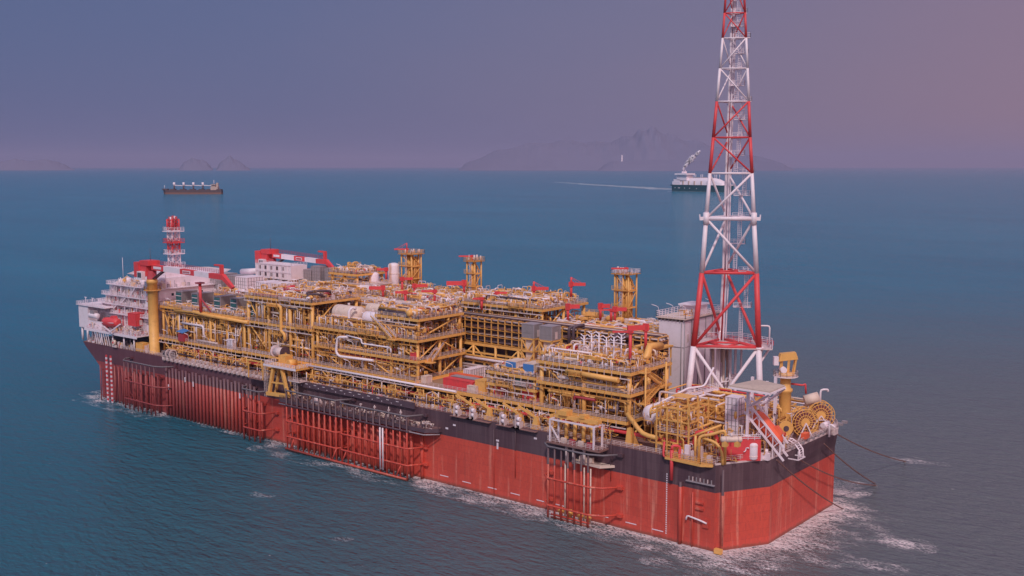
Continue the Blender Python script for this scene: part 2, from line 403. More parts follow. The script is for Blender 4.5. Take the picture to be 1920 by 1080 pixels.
def _wake_alpha():
    t = FOAMT.node_tree; g = t.nodes.new('ShaderNodeNewGeometry'); n_ = t.nodes.new('ShaderNodeTexNoise'); n_.inputs['Scale'].default_value = .02; n_.inputs['Detail'].default_value = 6
    r_ = t.nodes.new('ShaderNodeMapRange'); r_.inputs[1].default_value = .3; r_.inputs[2].default_value = .6; r_.inputs[3].default_value = .15; r_.inputs[4].default_value = .9
    t.links.new(g.outputs['Position'], n_.inputs['Vector']); t.links.new(n_.outputs['Fac'], r_.inputs[0]); t.links.new(r_.outputs[0], t.nodes['Principled BSDF'].inputs['Alpha'])
_wake_alpha()
WATER_A = (.0, .15, .255, 1); WATER_B = (.002, .19, .31, 1)
sea()
# ================================================================ HAZE
def haze():
    mb = MB().box(-91500, -91500, -1.0, 91500, 91500, 1120)
    m = bpy.data.materials.new('haze_air'); m.use_nodes = True; t = m.node_tree; t.nodes.remove(t.nodes['Principled BSDF'])
    v = t.nodes.new('ShaderNodeVolumePrincipled'); v.inputs['Density'].default_value = 1.8e-5; v.inputs['Color'].default_value = (.62, .59, .86, 1)
    v.inputs['Anisotropy'].default_value = 0
    t.links.new(v.outputs[0], t.nodes['Material Output'].inputs['Volume'])
    o = build('haze', mb, m); tag(o, 'thin violet haze over the sea', kind='stuff'); o.display_type = 'WIRE'
haze()
# ================================================================ HILLS
def hills():
    HM = M('haze_tinted_hill_rock', (.165, .16, .25), .95, .06, .0012, dirt_amt=.12)  # blue haze painted into the rock colour so the hills blend with the sky
    CM = M('pale_shore_rock', (.55, .45, .42), .9, .2, .004)
    def ridge(prof, dist, depth, name='hills', shore=None):
        mb = MB(); rows = 6; k = len(prof); pts = []
        for i in range(len(prof) - 1):
            for s_ in range(8):
                t = s_ / 8; x = prof[i][0] * (1 - t) + prof[i + 1][0] * t; y = prof[i][1] * (1 - t) + prof[i + 1][1] * t
                pts.append((x, y + rnd.uniform(-.35, .35)))
        pts.append(prof[-1]); n_ = len(pts)
        for r_ in range(rows + 1):
            u = r_ / rows * 2 - 1
            for i, (x, y) in enumerate(pts):
                d = ray(x, 312); d.z = 0; d.normalize(); dd = dist + depth * u
                h = max(0, (312 - y)) * dist / FP / (d.dot(F)) + CAM.z * min(1, max(0, (311 - y) / 6))
                h *= max(0, 1 - abs(u) ** 1.4) * (1 + .05 * math.sin(i * .5 + r_ * 2.1)); p = CAM + d * dd
                mb.v.append((p.x, p.y, h - .5 if abs(u) < 1 else -3))
        for r_ in range(rows):
            for i in range(n_ - 1): mb.face([r_ * n_ + i, r_ * n_ + i + 1, (r_ + 1) * n_ + i + 1, (r_ + 1) * n_ + i])
        o = build(name, mb, HM); return tag(o, shore, kind='structure')
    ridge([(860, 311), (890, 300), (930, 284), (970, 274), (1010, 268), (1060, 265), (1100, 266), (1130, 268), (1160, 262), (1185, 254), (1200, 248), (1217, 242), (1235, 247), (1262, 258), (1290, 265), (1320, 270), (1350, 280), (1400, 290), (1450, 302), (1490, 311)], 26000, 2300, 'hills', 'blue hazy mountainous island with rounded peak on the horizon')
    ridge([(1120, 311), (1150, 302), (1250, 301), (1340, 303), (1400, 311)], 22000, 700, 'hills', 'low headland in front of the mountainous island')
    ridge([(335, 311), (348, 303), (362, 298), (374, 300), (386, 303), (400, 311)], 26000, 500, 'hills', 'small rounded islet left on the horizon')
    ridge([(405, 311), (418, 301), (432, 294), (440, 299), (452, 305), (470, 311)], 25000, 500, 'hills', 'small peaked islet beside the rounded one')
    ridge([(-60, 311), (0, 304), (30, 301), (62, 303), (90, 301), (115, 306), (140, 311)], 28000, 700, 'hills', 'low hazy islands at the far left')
    p = onZ(1166, 312.9, 0); d = ray(1166, 312); d.z = 0; d.normalize(); p = CAM + d * 22000; p.z = 175
    t = thing('lighthouse', 'tiny white lighthouse on the headland below the island mountain', 'lighthouse', p)
    build('tower', MB().lathe([(17, 0), (15, 40), (11, 120)], p, n=12), WHT, t); build('lantern', MB().lathe([(14, 120), (14, 135), (3, 148)], p, n=12), WHT, t)
hills()
# ================================================================ PRODUCTION SHIP
ship = thing('production_ship', 'huge moored oil production ship, black over red hull, seen from its flat end', 'ship', (-130, 32, 0))
def hull():
    # plan outline at deck / at waterline, near end flat with chamfers, far end raked
    def sec(z):
        fl = 0 if z < 16 else (z - 16) * .30      # knuckle flare under the deck at the near end
        e = 0 if z > 20.5 else min(14, (20.5 - z) * 1.6)
        return [(-.2, 0), (7.5 + fl * .1, 13), (7.5 + fl * .55, 52), (0 + fl * .3, 65), (-250 + e * .6, 65), (-287 + e, 55), (-287.5 + e, 8), (-284 + e * .93, 0)]
    zs = [-8, 0, 6, 11.5, 14.3, 16, 19, DZ + .02]
    mb = MB(); n = 8
    for z in zs: mb.v += [(x, y, z) for x, y in sec(z)]
    for i in range(len(zs) - 1):
        for j in range(n): mb.face([i * n + j, i * n + (j + 1) % n, (i + 1) * n + (j + 1) % n, (i + 1) * n + j])
    mb.face(list(range(n))[::-1]); mb.face([(len(zs) - 1) * n + j for j in range(n)], 1)
    h = build('hull', mb, [HUL, BRN], ship)
    # bulwark of the near end, wide black lip with white top
    o = sec(DZ); ring = o
    b = MB()
    for a, c in ((o[1], o[2]), (o[2], o[3]), (o[0], o[1])): b.bar((a[0] - .2, a[1], DZ + .2), (c[0] - .2, c[1], DZ + .2), .35, .4)
    build('bulwark', b, [GAL], ship)
    # draught marks and the short white dashes near the water
    b = MB(); p = onY(1249, 990, 0)
    for i in range(28): b.box(p.x - .16, -.05, 1.5 + i * .55, p.x + .16, -.005, 1.5 + i * .55 + .3)
    build('draught_marking', b, WHT, h)
    b = MB()
    for x, y in ((833, 893), (875, 905), (923, 916), (966, 927), (1015, 940), (1050, 948), (1131, 969), (1183, 982), (1233, 995)):
        q = onY(x, y, 0); build('waterline_mark', MB().box(q.x - 1.6, -.05, q.z, q.x + 1.6, -.005, q.z + .22), WHT, h)
    b = MB()
    for x, y in ((933, 826), (852, 797), (838, 803), (907, 771), (1004, 822)):
        q = onY(x, y, 0); build('hull_mark', MB().box(q.x - .5, -.06, q.z - .25, q.x + .5, -.005, q.z + .25), WHT, h)
    q = onY(933, 830, 0); build('hull_mark', MB().box(q.x - .3, -.06, q.z - 1.8, q.x + .3, -.005, q.z), WHT, h)
    # vertical rubbing strakes / pipes on the near plating
    for x, r_, z0, z1 in ((onY(1277, 950, 0).x, .5, 0, 15.5), (onY(1300, 950, 0).x, .22, 0, 13.5), (onY(1352, 950, 0).x + .6, .35, 3, 20.5), (onY(928, 850, 0).x, .12, 2, 19), (onY(968, 760, 0).x, .14, 8, 22), (onY(1148, 800, 0).x, .14, 13, 24), (onY(315, 700, 0).x, .3, 0, 15), (onY(789, 850, -1).x, .55, 0, 14)):
        build('hull_pipe', MB().tube((x, -.45, z0 - 1), (x, -.45, z1), r_, 8), HUL, ship)
    b = MB(); q = onY(1250, 760, -1)
    # red overboard discharge with twin bends
    x = onY(1260, 850, -.8).x
    b = MB(); b.tube((x, -.9, 15.5), (x, -.9, 23), .45, 10); b.pipe([(x - 2.4, -.4, 24.5), (x - 2.4, -.9, 21), (x, -.9, 20.6)], .3); b.pipe([(x, -.9, 23), (x, -.9, 24), (x + 1.6, .5, 24), (x + 1.6, -.4, 21), (x + 3, -.3, 20.6)], .35)
    build('overboard_pipe', b, RED, ship)
    # valve station and patched stains on the near quarter
    x = onY(1312, 940, 0).x; b = MB()
    for z in (9.5, 11): b.box(x - .9, -.5, z, x + 1.2, -.02, z + .5, 0)
    b.pipe([(x - 3.2, -.7, 6.5), (x - 3.0, -.7, 7.6), (x + .5, -.7, 7.1), (x + 2.2, -.4, 6.6)], .22, 8, 1); b.box(x + 1, -.4, 5.4, x + 2.6, -.02, 7.6, 0)
    build('valve_station', b, [HUL, WHT], ship)
    b = MB(); z = 16.2
    for i in range(7): b.box(x - 3 + i * 1.0, -.3, z + rnd.uniform(-.2, .2), x - 2.8 + i, -.02, z + 1.0, 1 if i % 2 else 0)
    b.box(x - 3.6, -.6, z - .25, x + 4, -.02, z - .02, 0); build('hull_bracket', b, [GRY, GAL], ship)
    # yellow marker float at the near corner
    q = onY(1347, 1029, -.8); build('marker_float', MB().box(q.x - .9, -1.4, .2, q.x + .9, -.3, 1.3), YEL, ship)
    # railings round the main deck
    for nm, a, c in (('rail', (-262, .35), (-.4, .35)), ('rail', (-.2, .6), (7.3, 13)), ('rail', (7.9, 14), (7.9, 52)), ('rail', (7.6, 53), (0, 64.6)), ('rail', (0, 64.6), (-250, 64.6)), ('rail', (-286.5, 16), (-286.5, 49)), ('rail', (-286.5, 15), (-262.5, .4))):
        zb = DZ if a[0] < -.3 else DZ + .7
        build('deck_railing', MB().rail([(a[0], a[1], zb), (c[0], c[1], zb)], 1.2, 1.9, t=.1), GAL, ship)
    # side shelf (casting platform) that carries mooring fittings, small flares along the sheer line
    for i in range(24):
        x = -226 + i * 2.6
        if x > -163: break
        build('fairlead', MB().box(x - .7, -1.0, DZ - .9, x + .5, .2, DZ + .25).tube((x - .1, -1.25, DZ - .3), (x - .1, -1.0, DZ - .3), .3, 8), GAL, ship)
hull()

def deck_side():
    # davit-like yellow struts with white chain stoppers along the sheer (photo x 860..1010)
    for k, px in enumerate((868, 898, 955, 984)):
        q = onY(px, 765 + (px - 868) * .245, .6); x = q.x
        st = thing('chain_stopper', ['white twin drum chain stopper leftmost of four on the sheer line', 'white twin drum chain stopper second of four on the sheer line', 'white twin drum chain stopper third of four on the sheer line', 'white twin drum chain stopper nearest the grey riser cage'][k], 'winch', (x, 0, DZ), 'chain stoppers on the sheer line')
        build('drum', MB().tube((x - 1.8, -.3, DZ + 2.2), (x - .8, -.3, DZ + 2.2), .6, 12), WHT, st)
        build('drum', MB().tube((x - 1.8, -.3, DZ + .9), (x - .8, -.3, DZ + .9), .6, 12), WHT, st)
        build('frame', MB().box(x - 2.2, -1.0, DZ - .2, x - 1.95, .5, DZ + 3.2).box(x - .65, -1, DZ - .2, x - .45, .5, DZ + 1.6), GAL, st)
        build('shelf', MB().box(x - 3.5, -1.2, DZ - .4, x + 5, .0, DZ - .25), BRN, st)
        dv = thing('chain_davit', ['yellow slanting davit arm above leftmost chain stopper', 'yellow slanting davit arm above second chain stopper', 'yellow slanting davit arm above third chain stopper', 'yellow slanting davit arm nearest the riser cage with white frame'][k], 'davit', (x + 3.5, 1, DZ), 'yellow davits on the sheer line')
        build('arm', MB().bar((x - 1.6, -.2, DZ + 5.8), (x + 3.4, 1.2, DZ + 3.0), .45, .55), YEL, dv)
        build('foot', MB().hexa([(x + 2.3, .4, DZ), (x + 4.6, .4, DZ), (x + 4.6, 1.8, DZ), (x + 2.3, 1.8, DZ), (x + 3.0, .8, DZ + 3.4), (x + 4.0, .8, DZ + 3.4), (x + 4.0, 1.5, DZ + 3.4), (x + 3.0, 1.5, DZ + 3.4)]), YEL, dv)
    # the long red header and its companions
    def run(label, z, y, r_, mat, x0=-228, x1=-12):
        o = build('header_pipe', MB().tube((x0, y, z), (x1, y, z), r_, 10), mat, None, label, loc=(x0, y, z)); tag(o, label, 'pipe')
    o = MB(); o.pipe([(-228, 4.6, 23.5), (-24, 4.6, 23.5), (-14, 4.6, 23.5), (-8.5, 4.8, 23.5), (-8.5, 4.8, 27), (-3.5, 6.5, 27), (-3.5, 6.5, 23.2)], .5, 12, bend=1.6)
    for i in range(26): x = -226 + i * 8; o.tube((x - .15, 4.6, 23.5), (x + .15, 4.6, 23.5), .7, 12)
    tag(build('header_pipe', o, RED, None, loc=(-110, 2.6, 21)), 'thick red flanged pipe running the length of the near side deck', 'pipe')
    o = MB(); o.pipe([(-149, 1.9, 27.0), (-84, 1.9, 27.0)], .33, 8); tag(build('long_pipe', o, WHT, None, loc=(-110, 1.9, 27)), 'long straight white pipe along the edge of the lower deck', 'pipe')
    o = MB(); o.pipe([(-225, 1.6, 22.8), (-60, 1.6, 22.8), (-60, 1.6, 21.2)], .25, 8); tag(build('header_pipe', o, DRK, None, loc=(-110, 1.6, 21)), 'dark thin pipe low beside the red header along the near deck', 'pipe')
deck_side()

# ---- walkway and pipe supports between sheer line and modules
def pedestals():
    for i in range(17):
        x = -222 + i * 12.2
        if -170 < x < -150: continue
        p = thing('deck_support', 'yellow flared support pedestal under the near modules', 'support', (x, 4.2, DZ), 'flared pedestals under the modules')
        build('pedestal', MB().hexa([(x - .9, 3.3, DZ), (x + .9, 3.3, DZ), (x + .9, 5.1, DZ), (x - .9, 5.1, DZ), (x - .5, 3.6, DZ + 4), (x + .5, 3.6, DZ + 4), (x + .5, 4.8, DZ + 4), (x - .5, 4.8, DZ + 4)]), YEL, p)
        build('web_plate', MB().hexa([(x + 1.3, 3.9, DZ), (x + 2.8, 3.9, DZ), (x + 2.8, 4.2, DZ), (x + 1.3, 4.2, DZ), (x + .5, 3.9, DZ + 3.6), (x + .8, 3.9, DZ + 3.6), (x + .8, 4.2, DZ + 3.6), (x + .5, 4.2, DZ + 3.6)]), YELD, p)
pedestals()
PW = [(YEL, 42), (YELD, 16), (GAL, 14), (WHT, 9), (CRM, 8), (RED, 3), (DRD, 3), (DRK, 5)]
# ================================================================ PROCESS MODULES
PW = [(YEL, 42), (YELD, 16), (GAL, 14), (WHT, 9), (CRM, 8), (RED, 3), (DRD, 3), (DRK, 5)]
def rand_path(x0, x1, y0, y1, z0, z1, segs):
    p = V((rnd.uniform(x0, x1), rnd.uniform(y0, y1), rnd.uniform(z0, z1))); pts = [p]; last = None
    lim = ((x0, x1), (y0, y1), (z0, z1))
    for _ in range(segs):
        ax = rnd.choice([a for a in (0, 0, 1, 2, 2) if a != last]); last = ax; q = p.copy(); lo, hi = lim[ax]
        q[ax] = rnd.uniform(lo, hi)
        if abs(q[ax] - p[ax]) < .6: q[ax] = min(hi, p[ax] + .8) if p[ax] < (lo + hi) / 2 else max(lo, p[ax] - .8)
        pts.append(q); p = q
    return pts
def equip(root, x, y, z, hm, kinds=None):
    k = rnd.choice(kinds or ['vv', 'hv', 'pump', 'cab', 'hx', 'pump', 'hv', 'vv', 'tree'])
    if k == 'vv':
        r_ = rnd.uniform(.6, 1.3); h = min(hm * .85, rnd.uniform(2.5, 5)); mt = rgb_pick([(WHT, 4), (CRM, 3), (YEL, 2), (GAL, 3)])
        b = MB().vessel((x, y, z + .4), (x, y, z + h), r_); b.tube((x, y, z), (x, y, z + .5), r_ * .8, 10); b.tube((x, y, z + h), (x, y, z + h + .4), .2, 6)
        build('vertical_vessel', b, mt, root)
    elif k == 'hv':
        r_ = rnd.uniform(.6, 1.25); ln = rnd.uniform(3.5, 7); mt = rgb_pick([(WHT, 4), (CRM, 4), (YEL, 2), (GAL, 3)]); zz = z + r_ + .7
        b = MB()
        if rnd.random() < .7: b.vessel((x - ln / 2, y, zz), (x + ln / 2, y, zz), r_); a = [(x - ln * .3, y), (x + ln * .3, y)]
        else: b.vessel((x, y - ln / 2, zz), (x, y + ln / 2, zz), r_); a = [(x, y - ln * .3), (x, y + ln * .3)]
        for u, v_ in a: b.box(u - .35, v_ - .35, z, u + .35, v_ + .35, zz - r_ * .5)
        b.tube((a[0][0], a[0][1], zz), (a[0][0], a[0][1], zz + r_ + .6), .18, 6)
        build('horizontal_vessel', b, mt, root)
    elif k == 'pump':
        b = MB().box(x - 1.3, y - .6, z, x + 1.3, y + .6, z + .3); b.tube((x - 1.1, y, z + .9), (x + .1, y, z + .9), .5, 10, 1); b.tube((x + .1, y, z + .9), (x + 1.1, y, z + .9), .3, 8, 2); b.tube((x + .8, y, z + .9), (x + .8, y, z + 2.0), .16, 6, 2)
        build('pump_skid', b, [YEL, rgb_pick([(RED, 1), (GAL, 3), (TEL, .5), (WHT, 2)]), YELD], root)
    elif k == 'cab':
        h = min(hm * .7, rnd.uniform(1.4, 2.6)); a, c = rnd.uniform(.6, 1.6), rnd.uniform(.4, .9)
        b = MB().box(x - a, y - c, z + .1, x + a, y + c, z + h); b.box(x - a - .05, y - c - .05, z + h, x + a + .05, y + c + .05, z + h + .1, 1)
        for i in range(int(a * 2 / .8)): b.box(x - a + .1 + i * .8, y - c - .04, z + .3, x - a + .75 + i * .8, y - c + .01, z + h - .2, 1)
        build('control_cabinet', b, [rgb_pick([(WHT, 3), (GRY, 3), (CRM, 4), (RED, 1), (YEL, 2)]), GAL], root)
    elif k == 'hx':
        b = MB()
        for i in range(2 if hm > 3.5 else 1):
            zz = z + .9 + i * 1.5; b.vessel((x - 2.4, y, zz), (x + 2.4, y, zz), .55, 0, 12); b.tube((x - 1.9, y, zz), (x - 1.75, y, zz), .7, 12)
        b.box(x - 1.5, y - .3, z, x - 1.2, y + .3, z + .6); b.box(x + 1.2, y - .3, z, x + 1.5, y + .3, z + .6)
        build('heat_exchanger', b, rgb_pick([(CRM, 3), (GAL, 3), (YEL, 1)]), root)
    else:
        b = MB(); h = min(hm * .8, rnd.uniform(2, 3.5)); b.tube((x, y, z), (x, y, z + h), .14, 6)
        for zz in (.45, .75): b.tube((x - .9, y, z + h * zz), (x + .9, y, z + h * zz), .1, 6); b.tube((x - .9, y, z + h * zz), (x - .9, y, z + h * zz + .6), .25, 8, 1)
        b.tube((x, y, z + h), (x, y, z + h + .12), .4, 10, 1); build('valve_tree', b, [rgb_pick([(WHT, 3), (YEL, 2)]), GAL], root)
LAMP = None
def lamp_mesh():
    b = MB(); b.pipe([(0, 0, 0), (0, 0, 2.6), (-.9, -.5, 3.1)], .07, 5, bend=.3); b.bar((-.5, -.28, 2.93), (-1.7, -.95, 3.35), .26, .14)
    return b
def module(name, label, X0, X1, Y0, Y1, decks, nx=4, ny=3, npipe=60, nstuff=260, neq=5, group='process modules along the near side', top=True, topn=40, zbase=DZ, pw=PW, brace=True, toph=3.2, colr=.5, ext=1.6, lamps=True, topkinds=None, dense=1.0):
    t = thing('process_module', label, 'process module', ((X0 + X1) / 2, (Y0 + Y1) / 2, zbase), group)
    xs = [X0 + .9 + (X1 - X0 - 1.8) * i / (nx - 1) for i in range(nx)]; ys = [Y0 + .9 + (Y1 - Y0 - 1.8) * i / (ny - 1) for i in range(ny)]
    zt = decks[-1]
    for x in xs:
        for y in ys: build('column', MB().tube((x, y, zbase), (x, y, zt - .1), colr, 10), YEL, t)
    for di, z in enumerate(decks):
        yf = Y0 - (ext if di == 0 else 0)
        b = MB().box(X0, yf, z - .22, X1, Y1, z, 0)
        for y in (yf, Y1):
            b.box(X0 - .12, y - .22, z - .72, X1 + .12, y + .22, z + .03, 1)
        for x in (X0, X1): b.box(x - .2, yf + .23, z - .7, x + .2, Y1 - .23, z + .025, 1)
        for y in ys[1:-1]: b.box(X0 + .21, y - .2, z - 1.0, X1 - .21, y + .2, z - .23, 1)
        for x in xs[1:-1]: b.box(x - .19, yf + .24, z - .9, x + .19, Y1 - .24, z - .225, 1)
        build('deck', b, [GRT, YEL], t)
        build('handrail', MB().rail([(X0, yf, z + .03), (X1, yf, z + .03)]), rgb_pick([(GAL, 3), (WHT, 2)]), t)
        build('handrail', MB().rail([(X1, yf, z + .03), (X1, Y1, z + .03)]), GAL, t)
        if di == len(decks) - 1:
            build('handrail', MB().rail([(X1, Y1, z + .03), (X0, Y1, z + .03)]), GAL, t); build('handrail', MB().rail([(X0, Y1, z + .03), (X0, yf, z + .03)]), GAL, t)
        # hangers below the edge girder
        b = MB(); k = int((X1 - X0) / 2.4)
        for i in range(k): x = X0 + .6 + i * 2.4 + rnd.uniform(-.2, .2); b.bar((x, yf - .26, z - 1.7), (x, yf - .26, z - .1), .14)
        b.bar((X0, yf - .3, z - 1.65), (X1, yf - .3, z - 1.65), .22, .3)
        build('cable_tray', b, rgb_pick([(GAL, 2), (YELD, 1)]), t)
    lev = [zbase] + decks
    if brace:
        for li in range(1, len(lev)):
            z0, z1 = lev[li - 1], lev[li] - .9
            if z1 - z0 < 3: continue
            for i in range(nx - 1):
                if rnd.random() < .3: continue
                a, c = (xs[i], xs[i + 1]) if (i + li) % 2 else (xs[i + 1], xs[i])
                r_ = .26
                if rnd.random() < .5: build('brace', MB().tube((a, ys[0], z0), (c, ys[0], z1), r_, 8), YEL, t)
                else:
                    mid = (xs[i] + xs[i + 1]) / 2
                    build('brace', MB().tube((xs[i], ys[0], z1), (mid, ys[0], z0 + .2), r_, 8), YEL, t); build('brace', MB().tube((xs[i + 1], ys[0], z1), (mid, ys[0], z0 + .2), r_, 8), YEL, t)
            for i in range(ny - 1):
                a, c = (ys[i], ys[i + 1]) if (i + li) % 2 else (ys[i + 1], ys[i])
                build('brace', MB().tube((xs[-1], a, z0), (xs[-1], c, z1), .26, 8), YEL, t)
    # equipment and pipework level by level
    nl = len(decks); hs = [decks[i + 1] - decks[i] - 1.2 for i in range(nl - 1)] + [toph]
    for li in range(nl):
        z = decks[li]; last = li == nl - 1
        if last and not top: break
        ne = max(2, int(neq * (1.7 if last else 1)))
        for _ in range(ne): equip(t, rnd.uniform(X0 + 2.5, X1 - 2.5), rnd.uniform(Y0 + (1.5 if not last else 1.5), Y1 - 2), z + .01, hs[li], topkinds if last else None)
    area = (X1 - X0) * (Y1 - Y0)
    npi = min(100, int(npipe * 1.3)); cnt = 0
    for i in range(npi):
        li = rnd.choice(range(nl)) if rnd.random() > .3 else nl - 1
        if li == nl - 1 and not top: li = max(0, nl - 2)
        z = decks[li]; h = hs[li]
        front = rnd.random() < .55
        y0, y1 = (Y0 + .3, Y0 + 3.5) if front else (Y0 + 2, Y1 - 1)
        r_ = rnd.choice([.16, .2, .26, .34, .42]); mt = rgb_pick(pw)
        build('pipe', MB().pipe(rand_path(X0 + 1, X1 - 1, y0, y1, z + .5, z + max(1.5, h), rnd.randint(2, 4)), r_, 8), mt, t)
    b = MB(); mats = [m for m, _ in pw] + [m for m in (YEL, YELD, GAL, WHT, CRM) if m not in [q_ for q_, _ in pw]]
    for i in range(int(nstuff * dense * 2.6)):
        li = rnd.choice(range(nl)) if rnd.random() > .35 else nl - 1
        if li == nl - 1 and not top: li = max(0, nl - 2)
        z = decks[li]; h = hs[li]; fr = rnd.random() < .5
        y0, y1 = (Y0 + .2, Y0 + 4) if fr else (Y0 + 1, Y1 - .5)
        cx_, cy_ = rnd.uniform(X0 + .5, X1 - 3), rnd.uniform(y0, y1)
        r_ = rnd.choice([.06, .08, .1, .14]); k = mats.index(rgb_pick(pw))
        b.pipe(rand_path(cx_, min(X1 - .3, cx_ + rnd.uniform(2, 9)), cy_, min(Y1 - .2, cy_ + rnd.uniform(1, 5)), z + .1, z + max(1.2, h * .95), rnd.randint(2, 4)), r_, 5, k)
        if i % 3 == 0:   # valve bodies, small boxes, hand wheels
            x, y, zz = rnd.uniform(X0 + .5, X1 - .5), rnd.uniform(y0, y1), z + rnd.uniform(.2, max(.6, h * .7)); s_ = rnd.uniform(.15, .5)
            if rnd.random() < .5: b.box(x - s_, y - s_ * .7, zz, x + s_, y + s_ * .7, zz + s_ * 1.6, k)
            else: b.tube((x, y, zz - s_), (x, y, zz + s_), s_ * .8, 8, k)
        if i % 2 == 0: b.tube((cx_, cy_, z), (cx_, cy_, z + h * rnd.uniform(.6, 1.05)), rnd.choice([.1, .14, .18]), 6, mats.index(rgb_pick([(YEL, 5), (YELD, 2), (GAL, 2), (WHT, 2)])))
        if i % 4 == 0:   # thin posts and lines through the storey
            x, y = rnd.uniform(X0 + .5, X1 - .5), rnd.uniform(y0, y1); b.bar((x, y, z), (x, y, z + h * rnd.uniform(.5, 1)), .1, .1, mats.index(rgb_pick([(YEL, 3), (GAL, 2), (WHT, 1)])))
    s_ = build('small_piping', b, mats, t); s_['kind'] = 'stuff'
    # swan necks and risers breaking the roof line
    zt_ = decks[-1]
    if top:
        b = MB()
        for i in range(int(area / 9)):
            x, y = rnd.uniform(X0 + .8, X1 - 2), rnd.uniform(Y0 + .6, Y1 - 1.5); h = rnd.uniform(1.2, toph + 1.2); r_ = rnd.choice([.1, .14, .2, .28]); k = mats.index(rgb_pick([(YEL, 4), (GAL, 4), (WHT, 4), (CRM, 3)]))
            dx, dy = (rnd.uniform(1, 3.5), 0) if i % 2 else (0, rnd.uniform(1, 3.5)); x2, y2 = min(X1 - .4, x + dx), min(Y1 - .4, y + dy)
            b.pipe([(x, y, zt_), (x, y, zt_ + h), (x2, y2, zt_ + h), (x2, y2, zt_ + h * rnd.uniform(0, .7))], r_, 6, k)
            if i % 4 == 0: b.box(x - .5, y - .4, zt_ + .02, x + .6, y + .5, zt_ + rnd.uniform(.7, 2.2), mats.index(rgb_pick([(CRM, 3), (GAL, 3), (WHT, 2), (YEL, 2)])))
        o = build('roof_piping', b, mats, t); o['kind'] = 'stuff'
        for i in range(max(1, int(area / 220))):
            x, y = rnd.uniform(X0 + 2, X1 - 7), rnd.uniform(Y0 + 2, Y1 - 5); a, c, h = rnd.uniform(3, 6), rnd.uniform(2, 4), rnd.uniform(1.4, 2.6)
            q = MB().box(x, y, zt_ + h, x + a, y + c, zt_ + h + .15).rail([(x, y, zt_ + h + .15), (x + a, y, zt_ + h + .15), (x + a, y + c, zt_ + h + .15)], 1.1, 1.4)
            for u in (x + .1, x + a - .1):
                for v_ in (y + .1, y + c - .1): q.bar((u, v_, zt_), (u, v_, zt_ + h), .2)
            build('access_platform', q, YEL, t)
    # small galleries hung outside the front face
    for li in range(1, nl):
        for i in range(max(1, int((X1 - X0) / 16))):
            x = rnd.uniform(X0 + 1, X1 - 7); a = rnd.uniform(3, 6.5); z = decks[li] - rnd.choice([0, 0, 2.4, 3.0]); yo = Y0 - rnd.uniform(.9, 1.7)
            q = MB().box(x, yo, z - .18, x + a, Y0 - .24, z - .02).rail([(x, Y0 - .3, z), (x, yo, z), (x + a, yo, z), (x + a, Y0 - .3, z)], 1.1, 1.3)
            q.bar((x + .1, yo + .1, z - .2), (x + .1, Y0 - .25, z - 1.8), .16).bar((x + a - .1, yo + .1, z - .2), (x + a - .1, Y0 - .25, z - 1.8), .16)
            build('gallery', q, rgb_pick([(YEL, 3), (GAL, 1)]), t)
    # work lights on bent poles
    if lamps:
        for z in decks:
            k = max(1, int((X1 - X0) / 11))
            for i in range(k):
                x = X0 + (i + .5) * (X1 - X0) / k + rnd.uniform(-1, 1); o = build('work_light', lamp_at(x, Y0 - (ext if z == decks[0] else 0) + .2, z), WHT, t)
    return t
def lamp_at(x, y, z):
    b = lamp_mesh(); b.v = [(a + x, c + y, d + z) for a, c, d in b.v]; return b
# ================================================================ MODULE ROW A (near side)
MAN = [(WHT, 35), (GAL, 25), (YEL, 22), (CRM, 14), (RED, 4)]
m1 = module('m', 'four storey yellow process module at corner near the flare tower, white manifolds on top', -58, -28, 6, 26, [26.2, 33, 38.6], 3, 3, 70, 420, 6, toph=3.5, colr=.6, topkinds=['tree', 'hx', 'cab', 'pump'])
m1b = module('m', 'lower yellow module with two blue covered units on its roof and red enclosures', -75.8, -58.6, 6, 24, [26.4, 30.2, 33.6], 3, 3, 45, 220, 4, toph=1.6, topkinds=['pump', 'cab'])
m2 = module('m', 'tall yellow process module in middle of near side with large white lagged vessels', -150, -103, 6, 27, [27.2, 33, 39.2], 5, 3, 95, 620, 8, toph=4)
m2t = module('m', 'small yellow upper platform packed with pipes above the middle module', -122, -103.5, 7, 27, [45.4], 3, 2, 45, 260, 5, zbase=39.3, toph=2.6, ext=0)
m3 = module('m', 'high yellow module with black swan neck pipes on its roof', -186, -150.6, 6, 27, [27.2, 37.9, 46.6], 4, 3, 80, 420, 6, toph=2.2, colr=.6)
m4 = module('m', 'yellow module beside the pedestal crane carrying five dark louvred coolers', -238, -186.8, 6, 27, [27, 38.7], 6, 3, 90, 520, 9, toph=1.6, topkinds=['pump', 'cab', 'tree'])
# ---- ROW B (far side)
fg = 'process modules along the far side'
MB_ = [('yellow far side module with red jib cranes, between pipe rack and yellow box tower', -78, -42, 36, 62, [27, 34, 42.4], 3, .8),
       ('raised far side deck crowded with white pipes behind the pipe rack', -113, -80, 37, 61, [30, 39, 47.2], 4, 3.0),
       ('far side module at foot of slim yellow tower', -146, -114, 36, 62, [30, 38, 45.4], 4, 3.0),
       ('far side module with white columns behind the middle modules', -186, -147, 36, 62, [30, 38, 46.2], 4, 2.6),
       ('far side module with pale containers behind the louvred coolers', -236, -187, 36, 62, [30, 38, 43.0], 4, 2.6)]
for lb, a, b_, c_, d_, dk, nx, th in MB_:
    module('m', lb, a, b_, c_, d_, dk, nx, 3, 70, 420, 6, group=fg, toph=th, pw=[(YEL, 36), (YELD, 14), (GAL, 17), (WHT, 16), (CRM, 10), (RED, 3), (DRK, 4)])
